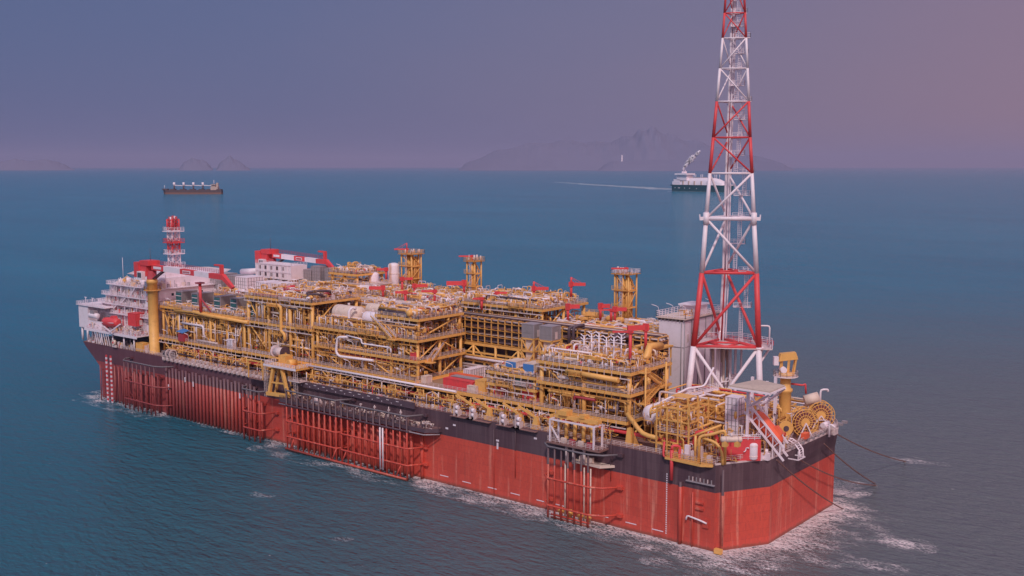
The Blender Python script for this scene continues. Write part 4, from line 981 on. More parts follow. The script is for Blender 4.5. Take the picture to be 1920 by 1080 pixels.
    # cluster of white stacks below the platform
    for k in range(13):
        f = k / 12; p = A.lerp(Cc, .55) * (1 - f) + B.lerp(Cc, .7) * f + nr * rnd.uniform(-1.5, 2.5); zt = z - .6
        r_ = rnd.choice([.2, .28, .36, .55]); q = V((p.x, p.y, DZ + 2))
        pts = [q, V((p.x, p.y, zt))] if k % 3 else [q, V((p.x, p.y, 30 + k * .3)), V((p.x, p.y, 30 + k * .3)) + d * 2.5, V((p.x, p.y, 0)) + d * 2.5 + V((0, 0, zt))]
        build('stack_pipe', MB().pipe(pts, r_, 8, bend=.9), rgb_pick([(WHT, 4), (CRM, 2)]), t)
    return L_
FL = flare()
# ================================================================ CRANES
def boom_crane(label, o, zb, zt, rc, Lb, group='pedestal cranes with red and white booms', flip=1):
    """o = foot of the pedestal; boom runs towards +X"""
    X, Y, Z = o; t = thing('pedestal_crane', label, 'crane', o, group)
    build('pedestal', MB().lathe([(rc, 0), (rc, zt - zb - 1.6), (rc * 1.12, zt - zb - 1.5), (rc * 1.12, zt - zb - .5), (rc * .95, zt - zb)], (X, Y, zb), n=20), YEL, t)
    build('ring_walkway', MB().lathe([(rc * 1.7, 0), (rc * 1.7, .25)], (X, Y, zt - 4.2), n=20).rail([(X + rc * 1.65 * math.cos(a * math.pi / 6), Y + rc * 1.65 * math.sin(a * math.pi / 6), zt - 4) for a in range(13)], 1.2, 1.3), YELD, t)
    build('slew_column', MB().lathe([(rc * 1.0, 0), (rc * .85, 3.2)], (X, Y, zt), n=20), DRD, t)
    h = build('machinery_house', MB().box(X - 7.8, Y - 2.6, zt + .6, X - 4.6, Y + 2.6, zt + 6.2).box(X - 4.6, Y - 2.2, zt + 1.2, X - .2, Y + 2.2, zt + 5.2).box(X - 4, Y - 2.5, zt + 5.2, X + 1.6, Y + 2.5, zt + 7.0), RED, t)
    build('cab', MB().box(X - 3.9, Y - 3.8, zt - .2, X - .9, Y - 2.25, zt + 3.0), WHT, t)
    build('cab_window', MB().box(X - 3.5, Y - 3.86, zt + .7, X - 2.5, Y - 3.81, zt + 2.6).box(X - 2.3, Y - 3.86, zt + .7, X - 1.2, Y - 3.81, zt + 2.6), GLS, t)
    hz = zt + 4.6; x = X + 1.2; b = MB(); segs = [(.1, 1, 0), (.28, 0, 0), (.5, 1, 0), (.68, 0, 0), (1, 1, 0)]; a0 = 0
    segs = [(.18, 1), (.42, 0), (.62, 1), (.82, 0), (1, 1)]
    for e, c in segs:
        h0 = 2.0 - a0 * .3; h1 = 2.0 - e * .3; xa, xb = x + Lb * a0, x + Lb * e; dz = -1.0
        za, zc = hz + dz * a0, hz + dz * e
        b.hexa([(xa, Y - .9, za - h0 / 2), (xb, Y - .9, zc - h1 / 2), (xb, Y + .9, zc - h1 / 2), (xa, Y + .9, za - h0 / 2), (xa, Y - .9, za + h0 / 2), (xb, Y - .9, zc + h1 / 2), (xb, Y + .9, zc + h1 / 2), (xa, Y + .9, za + h0 / 2)], c); a0 = e
    bm = build('boom', b, [WHT, RED], t)
    xa, xb = x + Lb * .46, x + Lb * .57; zz = hz - 1.0 * .515
    build('name_plate', MB().box(xa, Y - .98, zz - .55, xb, Y - .92, zz + .55), WHT, bm)
    b = MB(); n_ = 7
    for i in range(n_): p = xa + .3 + (xb - xa - .6) * i / n_; b.box(p, Y - 1.03, zz - .32, p + .42, Y - .985, zz + .32)
    build('plate_lettering', b, DRD, bm)
    build('name_plate', MB().box(x + Lb * .035, Y - 1.02, hz - .5, x + Lb * .15, Y - .96, hz + .4), WHT, bm)
    xt = x + Lb; zt2 = hz - 1.0
    build('boom_walkway', MB().rail([(x + 2, Y + .8, hz + 1.15), (xt - 2, Y + .8, zt2 + 1.0)], 1.3, 1.2, t=.1), DRD, t)
    build('boom_tip', MB().hexa([(xt, Y - .8, zt2 - 1.1), (xt + 4.4, Y - .5, zt2 - 3.9), (xt + 4.4, Y + .5, zt2 - 3.9), (xt, Y + .8, zt2 - 1.1), (xt - .5, Y - .8, zt2 + 1.1), (xt + 5.2, Y - .5, zt2 - 3.0), (xt + 5.2, Y + .5, zt2 - 3.0), (xt - .5, Y + .8, zt2 + 1.1)]), RED, t)
    build('tip_mast', MB().bar((xt - 1.4, Y, zt2 + .8), (xt - 1.4, Y, zt2 + 4.2), 1.1).bar((xt - 5.2, Y, zt2 + 4.0), (xt - .9, Y, zt2 + 4.0), .8, .6), RED, t)
    build('luffing_cylinder', MB().tube((X + 1.6, Y - .6, zt + .3), (x + 7, Y - .6, hz - .9), .3, 8).tube((X + 1.6, Y + .6, zt + .3), (x + 7, Y + .6, hz - .9), .3, 8), DRK, t)
    build('mast_light', MB().tube((X - .6, Y, zt + 7), (X - .6, Y, zt + 11.5), .1, 6), DRK, t)
    return t, hz
q = onY(288, 600, 3.2)
boom_crane('near pedestal crane with tall yellow post at front of the accommodation block', (q.x, 3.2, DZ), DZ, 48.9, 1.85, 43.5)
q2 = onY(510, 500, 60)
boom_crane('far pedestal crane with horizontal boom beyond the white lattice building', (q2.x, 60, DZ), DZ, 49.6, 2.0, 33.5)
def rest(label, x, y, z0, z1, r_):
    t = thing('boom_rest', label, 'crane rest', (x, y, z0)); build('post', MB().tube((x, y, z0), (x, y, z1), r_, 12), RED, t)
    build('cradle', MB().box(x - r_ * 2.4, y - 1.2, z1, x + r_ * 2.2, y + 1.2, z1 + .5), DRD, t); build('stay', MB().tube((x, y, z0 + (z1 - z0) * .5), (x + 5, y + 1, z0), .3, 8), DRD, t)
x = onY(382, 560, 6.6).x; rest('red post holding up the near crane boom', x, 5.2, 38.7, 48.9, .55)
x = onY(577, 515, 60).x; rest('thick red post holding up the far crane boom', x, 60, 43, 49.4, .75)
def jib(label, x, y, z, h, arm, ang, th=.9, stay=False, r_=.42, mt=None):
    t = thing('jib_crane', label, 'jib crane', (x, y, z), 'small red jib cranes on the modules'); d = V((math.cos(ang), math.sin(ang), 0)); p = V((x, y, z + h))
    build('post', MB().tube((x, y, z), (x, y, z + h), r_, 10), mt or RED, t)
    build('arm', MB().bar(p - d * arm * .16, p + d * arm, th * .7, th), mt or RED, t); build('head', MB().box(x - r_ * 1.4, y - r_ * 1.4, z + h - th * .8, x + r_ * 1.4, y + r_ * 1.4, z + h + th * .8), mt or RED, t)
    if stay:
        q = p + V((0, 0, 2.3)); build('mast', MB().tube(p, q, r_ * .8, 8), RED, t); build('stay', MB().bar(q, p + d * arm * .9, .12).bar(q, p + d * arm * .5, .1), RED, t)
    return t
AR = math.atan2(.631, .776)   # pointing to the right in the photo
def jp(px, py, pyb, Y, **k): # foot from the photo
    a = onY(px, py, Y); b = onY(px, pyb, Y); return a.x, Y, b.z, max(1.5, a.z - b.z)
J = [('red jib with stayed arm on the raised far deck, left one', 1001, 541, 556, 52, 4.8, AR, 1, True), ('red jib with stayed arm on the raised far deck, right one', 1071, 533, 549, 56, 4.6, AR, 1, True),
     ('red jib with thick arm before the raised far deck', 1065, 575, 592, 40, 3.6, AR + .2, 1.2, False), ('red jib with thick arm left of the stout yellow tower', 1126, 574, 590, 50, 3.0, AR + .2, 1.2, False),
     ('red jib right beside foot of the stout yellow tower', 1153, 580, 596, 50, 3.6, AR + .1, 1.1, False), ('slim red jib between two thick ones left of the yellow tower', 1146, 581, 592, 47, 3.8, AR + math.pi, .45, False),
     ('tall red jib on the corner module near the white building', 1211, 614, 646, 22, 5.2, AR + math.pi + .25, 1.3, False), ('slim tall red jib on front corner of the corner module', 1182, 622, 676, 9, 4.6, AR + math.pi, .5, False),
     ('heavy red jib by the right grey intake box', 1067, 654, 668, 14, 3.6, AR, 1.4, False), ('red jib on the upper platform of the middle module', 804, 580, 592, 14, 3.2, AR + math.pi, .8, False),
     ('red jib right of the black swan neck pipes', 549, 538, 556, 20, 3.4, AR + math.pi, .8, False), ('red jib in front of the coolers top left', 336, 532, 548, 22, 4.6, AR + math.pi, .6, False),
     ('tall red jib in front of the short white column', 754, 523, 545, 46, 3.8, AR + .3, .9, False), ('red jib on the far side left of the slim tower', 870, 531, 542, 52, 6.0, AR + math.pi, 1.4, False),
     ('broad red jib right of the pale vessels in the far rows', 718, 541, 548, 34, 4.8, AR + math.pi, 1.1, False), ('red jib in middle of the piping decks', 760, 548, 566, 34, 3.4, AR + math.pi, .8, False),
     ('red jib pointing right beside the tall white column', 777, 536, 552, 42, 4.5, AR + .25, 1.0, False), ('red jib right of the broad yellow tower foot', 815, 546, 562, 36, 4.4, AR + math.pi, .7, False),
     ('small red jib behind the pipe rack left end', 903, 560, 572, 36, 2.8, AR + math.pi, .6, False), ('slim red jib left of the white pipe bends on the far side', 931, 549, 560, 40, 3.4, AR, .6, False),
     ('small red jib on the top platform near the far crane', 724, 505, 516, 48, 3.4, AR + math.pi, .8, False)]
for lb, px, py, pyb, Y, arm, an, th, st in J:
    x, y, z, h = jp(px, py, pyb, Y); jib(lb, x, y, z - 1.5, h + 1.5, arm, an, th, st)
for lb, px, py, Y, zb, an in (('red jib on top of the broad yellow tower', 763, 481, 56, 59.3, AR + math.pi), ('red jib on top of the slim yellow tower', 885, 485, 58, 58.2, AR + math.pi), ('red jib on top of the stout yellow tower', 1174, 505, 57.5, 57.8, AR + math.pi)):
    x = onY(px, py, Y).x; jib(lb, x, Y, zb, max(1.6, onY(px, py, Y).z - zb), 4.6, an, .5, 'broad' in lb, .25)
# ================================================================ ACCOMMODATION AT THE FAR END
def accommodation():
    t = thing('accommodation_block', 'stepped white accommodation block at the far end of the ship', 'building', (-264, 30, DZ))
    tiers = [(-286, -241, 5, 61, 26.8, 33.6), (-279, -241, 6, 59, 33.6, 37.0), (-276, -240, 6.5, 58, 37.0, 40.4), (-273, -240, 7, 58, 40.4, 44.6)]
    for i, (x0, x1, y0, y1, z0, z1) in enumerate(tiers):
        build('wall', MB().box(x0, y0, z0 + .02, x1, y1, z1 - .25), WHT, t)
        build('deck_edge', MB().box(x0 - 1.4, y0 - 1.6, z1 - .25, x1 + .8, y1 + 1.4, z1), WHT, t)
        build('handrail', MB().rail([(x0 - 1.3, y1, z1), (x0 - 1.3, y0 - 1.5, z1), (x1 + .7, y0 - 1.5, z1), (x1 + .7, y1, z1)], 1.2, 1.7, t=.1), WHT, t)
        if i:
            for k in range(9):
                x = x0 + 3 + k * (x1 - x0 - 8) / 8; zc = (z0 + z1) / 2
                if k in (1, 5): build('door', MB().box(x - .8, y0 - .08, z0 + .1, x + .8, y0 + .02, z0 + 2.6), RED, t)
                else:
                    wdw = build('window', MB().box(x - .6, y0 - .06, zc - .55, x + .6, y0 + .02, zc + .55), GLS, t)
            for k in range(7):
                y = y0 + 6 + k * 6.5; build('window', MB().box(x1 - .02, y - .5, z0 + 1.2, x1 + .06, y + .5, z0 + 2.2), GLS, t)
        b = MB(); xx = x0 + 6 + i * 3
        b.stair((xx, y0 - .9, z0 + .1), (xx + 4.5, y0 - .9, z1), .9, 0, 0); build('stairway', b, WHT, t)
        if i:
            for k in range(5): x = x0 + 2 + k * (x1 - x0 - 4) / 4; build('stanchion', MB().bar((x, y0 - 1.45, z0), (x, y0 - 1.45, z1 - .25), .16), WHT, t)
    b = MB(); mats = [WHT, GAL, GRY, RED, CRM, YEL]
    for i in range(900):
        x0, x1, y0, y1, z0, z1 = rnd.choice(tiers); k = rnd.choices(range(6), [10, 6, 3, 1.2, 2, .6])[0]
        x = rnd.uniform(x0, x1 - 1); y = rnd.uniform(y0 - 1.4, y0 - .2); s_ = rnd.uniform(.1, .42)
        if i % 3 == 0: b.bar((x, y, z0), (x, y, z0 + rnd.uniform(.8, z1 - z0 - .3)), .14, .14, k)
        elif i % 3 == 1: b.box(x - s_, y, z0 + .05, x + s_, y + .4, z0 + rnd.uniform(.4, 1.7), k)
        else: zz = rnd.uniform(z0 + .4, z1 - .5); b.bar((x, y0 - .15, zz), (x + rnd.uniform(1, 5), y0 - .15, zz), .12, .12, k)
    for i in range(260):
        x = rnd.uniform(-271, -241); y = rnd.uniform(6, 22); h = rnd.uniform(.5, 2.6); k = rnd.choices(range(6), [10, 6, 4, .8, 2, .5])[0]; s_ = rnd.uniform(.1, .7)
        b.box(x - s_, y - s_, 44.6, x + s_, y + s_, 44.6 + h * .6, k) if i % 2 else b.tube((x, y, 44.6), (x, y, 44.6 + h), .12, 5, k)
    for i in range(200):
        x = rnd.uniform(-280, -245); y = rnd.uniform(-.3, 3.5); h = rnd.uniform(.5, 2.8); k = rnd.choices(range(6), [8, 6, 3, 2, 3, 2])[0]; s_ = rnd.uniform(.1, .6)
        b.box(x - s_, y - s_ * .6, 26.95, x + s_, y + s_ * .6, 26.95 + h * .7, k) if i % 2 else b.pipe(rand_path(x, x + 3, y, y + 1.5, 27, 29.5, 3), .1, 5, k)
    for i in range(160):
        x = rnd.uniform(-283, -240); h = rnd.uniform(.5, 3.4); k = rnd.choices(range(6), [6, 6, 3, 1, 3, 2])[0]; s_ = rnd.uniform(.1, .5); y = rnd.uniform(.6, 4)
        b.box(x - s_, y - s_, 21.05, x + s_, y + s_, 21.05 + h * .7, k) if i % 2 else b.bar((x, y, 21.05), (x, y, 21.05 + h), .16, .16, k)
    o = build('small_fittings', b, mats, t); o['kind'] = 'stuff'
    # overhanging stern wing with flat white wall on legs
    x0 = -288.5; b = MB().box(x0, 1.2, 26.4, -281.5, 20, 35.4); b.box(-281.4, 1.25, 26.4, -271, 1.6, 29.8); build('wing_wall', b, WHT, t)
    build('wing_deck', MB().box(x0 - .8, .6, 35.4, -268, 21, 35.7), WHT, t)
    build('handrail', MB().rail([(x0 - .7, 20, 35.7), (x0 - .7, .7, 35.7), (-268.5, .7, 35.7)], 1.2, 1.6, t=.1), WHT, t)
    for x in (-287.6, -283.6, -279.8, -276.5): build('leg', MB().tube((x, 2.0, DZ), (x, 2.0, 26.4), .45, 10), WHT, t)
    for px, py in ((161, 567), (174, 570)): q = onY(px, py, 3); build('mast_light', MB().tube((q.x, 3, 35.7), (q.x, 3, 38.4), .12, 6).bar((q.x - .9, 3, 38.4), (q.x + .9, 3, 38.4), .2), WHT, t)
    # lower promenade deck, white edge, running to the crane
    build('promenade', MB().box(-281.3, -.6, 26.6, -243.6, 6, 26.9).box(-281.3, -.8, 26.0, -243.6, -.62, 26.95), WHT, t)
    build('handrail', MB().rail([(-281, -.5, 26.95), (-244, -.5, 26.95)], 1.2, 1.7, t=.1), WHT, t)
    for x in (-270, -262, -254, -247): build('leg', MB().tube((x, .2, DZ), (x, .2, 26), .3, 8), WHT, t)
    for k in range(7): x = -274 + k * 1.6; build('stay', MB().bar((x, -.5, 26), (x + 1.6, -.6, DZ + .3), .2), WHT, t)
    # front wing tower beside the crane
    build('stair_tower', MB().box(-246.5, 5.2, 26.9, -240.5, 5.9, 47.2), WHT, t)
    for z in (37.5, 41.8, 45.0): build('door', MB().box(-245.3, 5.1, z - 2.2, -243.5, 5.18, z), RED, t)
    # bridge house and top block
    build('bridge_house', MB().box(-262, 12, 44.65, -243, 40, 48.2), WHT, t)
    build('handrail', MB().rail([(-261.9, 39, 48.2), (-261.9, 12.1, 48.2), (-243.1, 12.1, 48.2), (-243.1, 39, 48.2)], 1.2, 1.7, t=.1), WHT, t)
    build('top_block', MB().box(-256, 14, 48.25, -246, 23, 51.2), WHT, t)
    b = MB()
    for i in range(14): x, y = rnd.uniform(-271, -250), rnd.uniform(8, 24); b.tube((x, y, 44.6), (x, y, 44.6 + rnd.uniform(1, 3)), rnd.uniform(.12, .5), 8)
    build('roof_vent', b, WHT, t)
    for i in range(26): equip(t, rnd.uniform(-270, -240), rnd.uniform(8, 12), 44.62, 3, ['cab', 'vv', 'tree', 'pump'])
    for i in range(10): equip(t, rnd.uniform(-280, -250), rnd.uniform(1, 4), 26.95, 3, ['cab', 'hv', 'tree', 'pump'])
    q = onY(229, 531, 10); s_ = build('radome', MB().lathe([(.4, -2.6), (.5, -1.6), (1.2, -1.3), (1.45, -.6), (1.55, 0), (1.4, .7), (1.0, 1.2), (.5, 1.5), (.02, 1.6)], q + V((0, 0, .3)), n=20), WHT, t)
    q = onY(238, 534, 10); build('radome', MB().lathe([(.2, -1.5), (.6, -.4), (.65, 0), (.4, .5), (.02, .65)], q, n=12), WHT, t)
    build('whip_aerial', MB().tube((q.x - .8, 9, 46), (q.x - .8, 9, 55), .09, 5), WHT, t)
    q = onY(245, 529, 9); build('mast_light', MB().tube((q.x, 9, 44.6), (q.x, 9, q.z + .5), .2, 6).bar((q.x - 1, 9, q.z + .5), (q.x + 1, 9, q.z + .5), .25), WHT, t)
accommodation()
# helideck
def helideck():
    q = onY(338, 510, 50); c = V((q.x, 50, q.z)); r_ = 20.5; Zc = q.z - 52.4
    t = thing('helideck', 'large octagonal pale helideck behind the near crane boom', 'helideck', (c.x, c.y, 48))
    o = [(c.x + r_ * math.cos(math.pi / 8 + i * math.pi / 4), c.y + r_ * math.sin(math.pi / 8 + i * math.pi / 4)) for i in range(8)]
    build('deck', MB().prism(o, 52.0 + Zc, 52.4 + Zc), WHT, t)
    o2 = [(c.x + (r_ + 1.8) * math.cos(math.pi / 8 + i * math.pi / 4), c.y + (r_ + 1.8) * math.sin(math.pi / 8 + i * math.pi / 4)) for i in range(8)]
    b = MB()
    for i in range(8):
        a, d = o[i], o[(i + 1) % 8]; e, f = o2[i], o2[(i + 1) % 8]; n0 = len(b.v); b.v += [(a[0], a[1], 52.2 + Zc), (d[0], d[1], 52.2 + Zc), (f[0], f[1], 52.7 + Zc), (e[0], e[1], 52.7 + Zc)]; b.face([n0, n0 + 1, n0 + 2, n0 + 3])
    build('safety_net', b, GAL, t)
    b = MB()
    for i in range(8):
        a = o[i]; b.bar((a[0], a[1], 51.9 + Zc), (c.x + (a[0] - c.x) * .4, c.y + (a[1] - c.y) * .4, 48.2 + Zc), .3); b.bar((a[0], a[1], 51.8 + Zc), (o[(i + 1) % 8][0], o[(i + 1) % 8][1], 51.8 + Zc), .3, .4)
    build('support_truss', b, WHT, t)
helideck()
# exhaust stack tower
def exhaust():
    x, y = onY(327, 490, 27).x, 27; t = thing('exhaust_tower', 'slender red and white banded exhaust tower behind the near crane boom', 'exhaust tower', (x, y, 44))
    ys = [497, 474, 453, 432, 411]; z = [onY(327, k, 27).z for k in ys]; w_ = 1.65
    z.insert(0, 44); cs = [1, 0, 1, 0, 1]; 
    for i in range(5):
        mt = RED if cs[i] else WHT; a, c = z[i], z[i + 1]
        for sx in (-1, 1):
            for sy in (-1, 1): build('leg', MB().tube((x + sx * w_, y + sy * w_, a), (x + sx * w_, y + sy * w_, c), .32, 6), mt, t)
        b = MB()
        for sx, sy, tx, ty in ((-1, -1, 1, -1), (1, -1, 1, 1), (-1, 1, 1, 1), (-1, -1, -1, 1)):
            m_ = (a + c) / 2
            for u, v_ in ((a, m_), (m_, c)): b.bar((x + sx * w_, y + sy * w_, u), (x + tx * w_, y + ty * w_, v_), .2); b.bar((x + tx * w_, y + ty * w_, u), (x + sx * w_, y + sy * w_, v_), .2); b.bar((x + sx * w_, y + sy * w_, v_), (x + tx * w_, y + ty * w_, v_), .22)
        build('bracing', b, mt, t)
        if i < 4:
            build('platform', MB().box(x - w_ - 1.4, y - w_ - 1.4, c - .5, x + w_ + 1.4, y + w_ + 1.4, c - .2), mt if i % 2 else RED if i == 2 else WHT, t)
            build('handrail', MB().rail([(x - w_ - 1.3, y + w_ + 1.3, c - .2), (x - w_ - 1.3, y - w_ - 1.3, c - .2), (x + w_ + 1.3, y - w_ - 1.3, c - .2), (x + w_ + 1.3, y + w_ + 1.3, c - .2)], 1.5, 1.2, t=.12), RED if i == 2 else WHT, t)
    for sx in (-1.0, 0, 1.0):
        for sy in (-.8, .8): build('exhaust_pipe', MB().tube((x + sx, y + sy, z[4] if sx else 46), (x + sx, y + sy, z[5] + rnd.uniform(.3, 1.4)), .5, 10), DRD if sx else WHT, t)
exhaust()
# white lattice building carrying the far crane
def lattice_building():
    a = onY(480, 500, 50).x; c = onY(546, 500, 50).x
    t = thing('switchgear_building', 'white framed two storey building under the far crane', 'building', ((a + c) / 2, 54, 43))
    build('wall', MB().box(a, 50, 46.3, c, 58, 51.8), WHT, t)
    b = MB(); n_ = 9
    for i in range(n_ + 1): x = a + (c - a) * i / n_; b.box(x - .12, 49.75, 46, x + .12, 49.97, 51.9)
    for z in (46.2, 48.9, 51.8): b.box(a - .1, 49.7, z - .12, c + .1, 49.74, z + .12)
    build('frame', b, WHT, t)
    for i in range(5):
        for z in (47.0, 49.7): x = a + 2 + i * (c - a - 4) / 5; build('window', MB().box(x, 49.86, z, x + 1.1, 49.96, z + 1.4), DRK, t)
    b = MB(); n_ = 10
    for i in range(n_): x0 = a + (c - a) * i / n_; x1 = a + (c - a) * (i + 1) / n_; b.bar((x0, 50, 46), (x1, 50, 43.6), .22) if i % 2 else b.bar((x0, 50, 43.6), (x1, 50, 46), .22)
    build('truss', b, WHT, t); build('handrail', MB().rail([(a, 50, 51.85), (c, 50, 51.85), (c, 58, 51.85)], 1.2, 1.6), WHT, t)
    build('side_duct', MB().tube((a - 12, 52, 47.3), (a - .2, 52, 48.3), 1.2, 12), WHT, t)
lattice_building()
def lattice_deck():
    a = onY(560, 530, 40).x; c = onY(632, 530, 40).x
    t = thing('truss_deck', 'white lattice truss deck below the far crane boom tip', 'truss deck', ((a + c) / 2, 42, 43))
    b = MB(); n_ = 16
    for z in (44.5, 46.2): b.bar((a, 38, z), (c, 38, z), .3)
    for i in range(n_): x0 = a + (c - a) * i / n_; x1 = a + (c - a) * (i + 1) / n_; b.bar((x0, 38, 44.5 if i % 2 else 46.2), (x1, 38, 46.2 if i % 2 else 44.5), .2)
    build('truss', b, WHT, t)
    b = MB().box(a, 38, 46.3, c, 45, 46.5)
    build('deck', b, GAL, t)
    b = MB()
    for i in range(16): x = a + 1 + (c - a - 2) * i / 15; b.tube((x, 39.5, 46.5), (x, 39.5, 48.2), .35, 6)
    build('filter_bank', b, GRY, t)
    build('handrail', MB().rail([(a, 38, 46.5), (c, 38, 46.5)], 1.2, 1.6), GAL, t)
lattice_deck()
t = thing('deck_shelter', 'cream flat roofed shelter between the lattice deck and the tall white column', 'shelter', (-166, 40, 46)); a = onY(648, 540, 40).x; c = onY(695, 540, 40).x
build('wall', MB().box(a, 40, 43.5, c, 50, 48.8), CRM, t); build('roof', MB().box(a - .6, 39.4, 48.8, c + .6, 50.6, 49.1), GAL, t); build('door', MB().box(a + 2, 39.9, 45, a + 3.4, 39.97, 47.4), GRY, t)
build('handrail', MB().rail([(a, 39.5, 49.1), (c, 39.5, 49.1), (c, 50.5, 49.1)], 1.1, 1.6), GAL, t)
# lifeboat at the far end and red store box
def lifeboat(label, p, q, r_, mt, hatch=True):
    p, q = V(p), V(q); t = thing('lifeboat', label, 'lifeboat', (p + q) / 2 - V((0, 0, r_))); L_ = (q - p).length
    build('hull', MB().lathe([(.05, 0), (r_ * .55, L_ * .05), (r_ * .9, L_ * .15), (r_, L_ * .3), (r_, L_ * .8), (r_ * .85, L_ * .93), (r_ * .5, L_), ], p, q - p, 16), mt, t)
    ax = (q - p).normalized(); up = V((0, 0, 1)) - ax * ax.z; up.normalize(); sd_ = ax.cross(up); c = p + (q - p) * .72 + up * r_ * .75
    build('canopy', MB().hexa([c - ax * 1.6 - sd_ * r_ * .5, c + ax * 1.4 - sd_ * r_ * .5, c + ax * 1.4 + sd_ * r_ * .5, c - ax * 1.6 + sd_ * r_ * .5, c - ax * 1.0 - sd_ * r_ * .4 + up * r_ * .6, c + ax * 1 - sd_ * r_ * .4 + up * r_ * .6, c + ax * 1 + sd_ * r_ * .4 + up * r_ * .6, c - ax * 1.0 + sd_ * r_ * .4 + up * r_ * .6]), mt, t)
    b = MB()
    for s_ in (-1, 1): b.bar(p + (q - p) * .12 + sd_ * r_ * .93 * s_, q - ax * .6 + sd_ * r_ * .98 * s_, .12, .25)
    build('rubbing_strake', b, WHT, t)
    wb = MB()
    for k in range(4): cc = p + (q - p) * (.3 + .13 * k) - sd_ * r_ * .97 + up * .25; wb.hexa([cc - ax * .3 - up * .2, cc + ax * .3 - up * .2, cc + ax * .3 - up * .2 + sd_ * .1, cc - ax * .3 - up * .2 + sd_ * .1, cc - ax * .3 + up * .2, cc + ax * .3 + up * .2, cc + ax * .3 + up * .2 + sd_ * .1, cc - ax * .3 + up * .2 + sd_ * .1])
    build('porthole', wb, GLS, t)
    return t
a = onY(193, 603, 0.5); c = onY(222, 606, 0.5)
lifeboat('red enclosed lifeboat stowed below the white accommodation tiers', (a.x, .6, a.z), (c.x, .6, c.z + .2), 1.9, RED)
t = thing('lifeboat_davit', 'white davit arms crossing before the far end lifeboat', 'davit', (a.x, -.9, 27)); build('arm', MB().bar((c.x - 7, -1.6, 29), (c.x - 1, -1.6, 26.8), .4), WHT, t); build('arm', MB().bar((c.x - 3, -1.7, 27), (c.x + 5, -1.7, 31), .45), WHT, t)
q = onY(256, 600, 3); ribbed_box('store_box', 'dark red square store box at the far end beside the accommodation', 'store box', q.x - 3.4, 1.6, 30.2, q.x + 1.6, 6, 35, RED)
q = onY(196, 575, 3); t = thing('rescue_boat', 'white rescue boat in the recess of the stern wing', 'boat', (-276, 1, 30)); build('hull', MB().vessel((-279.5, .9, 32), (-273, .9, 32), 1.1), WHT, t); build('canopy', MB().box(-278, .1, 32.8, -275, 1.7, 34), GRY, t)
t = thing('hose_drum', 'pale round hose drum hanging below the promenade deck', 'hose reel', (onY(215, 642, -.5).x, -.5, 22)); x = onY(215, 642, -.5).x; build('drum', MB().tube((x, -1.2, 23.2), (x, -.3, 23.2), 1.0, 16), CRM, t); build('hub', MB().tube((x, -1.4, 23.2), (x, -.1, 23.2), .4, 10), RED, t); build('stand', MB().box(x - 1.4, -.9, 21.3, x + 1.4, -.4, 22.2), GAL, t)
ribbed_box('yellow_skid', 'yellow machinery box under the promenade deck near the crane', 'skid', onY(262, 652, .5).x - 2.2, .4, 21.3, onY(262, 652, .5).x + 2.2, 3, 24.4, YEL)
t = thing('windlass', 'dark rope windlass on deck right of the near crane pedestal', 'windlass', (onY(318, 657, .3).x, .3, DZ)); x = onY(318, 657, .3).x
build('drum', MB().tube((x - 2.6, .3, 22.6), (x + 2.6, .3, 22.6), 1.3, 14), DRK, t); build('flange', MB().tube((x - .4, .3, 22.6), (x - .1, .3, 22.6), 1.8, 16), GAL, t); build('flange', MB().tube((x + 1.9, .3, 22.6), (x + 2.2, .3, 22.6), 1.8, 16), GAL, t); build('frame', MB().rail([(x - 3, -.9, DZ), (x + 5, -.9, DZ)], 2.6, 1.1, t=.14), GAL, t)
t = thing('tarpaulin_tent', 'small blue tarpaulin roof over a red unit under the first cooler', 'tent', (onY(336, 624, 3).x, 3, 27)); x = onY(336, 624, 3).x; build('roof', MB().hexa([(x - 1.8, 3, 30.6), (x + 2, 3, 30.2), (x + 2, 6, 30.9), (x - 1.8, 6, 31.2), (x - 1.8, 3, 30.75), (x + 2, 3, 30.35), (x + 2, 6, 31.05), (x - 1.8, 6, 31.35)]), BLU, t); build('unit', MB().box(x - 1.5, 3.4, 27.05, x + 1.7, 5.6, 30), DRD, t)
q = onY(430, 646, 4.4); ribbed_box('white_cabinet', 'white cabinet standing on the lower deck under the fourth cooler', 'cabinet', q.x - 1.5, 4.6, 27.05, q.x + 1.5, 6, 30.4, WHT)
t = thing('cable_reel', 'silver reel with dark cable above the yellow A frame', 'reel', (onY(525, 654, 3).x, 3, 28)); x = onY(525, 654, 3).x
build('drum', MB().tube((x - 2.4, 3, 29.6), (x + 2.4, 3, 29.6), 1.5, 18), GAL, t); build('flange', MB().tube((x - 2.6, 3, 29.6), (x - 2.35, 3, 29.6), 2.0, 20), WHT, t); build('flange', MB().tube((x + 2.35, 3, 29.6), (x + 2.6, 3, 29.6), 2.0, 20), DRK, t); build('frame', MB().box(x - 3, 1.8, 27.3, x + 3, 4.2, 27.8).bar((x - 2.9, 3, 27.6), (x - 2.9, 3, 29.6), .4).bar((x + 2.9, 3, 27.6), (x + 2.9, 3, 29.6), .4), YEL, t)
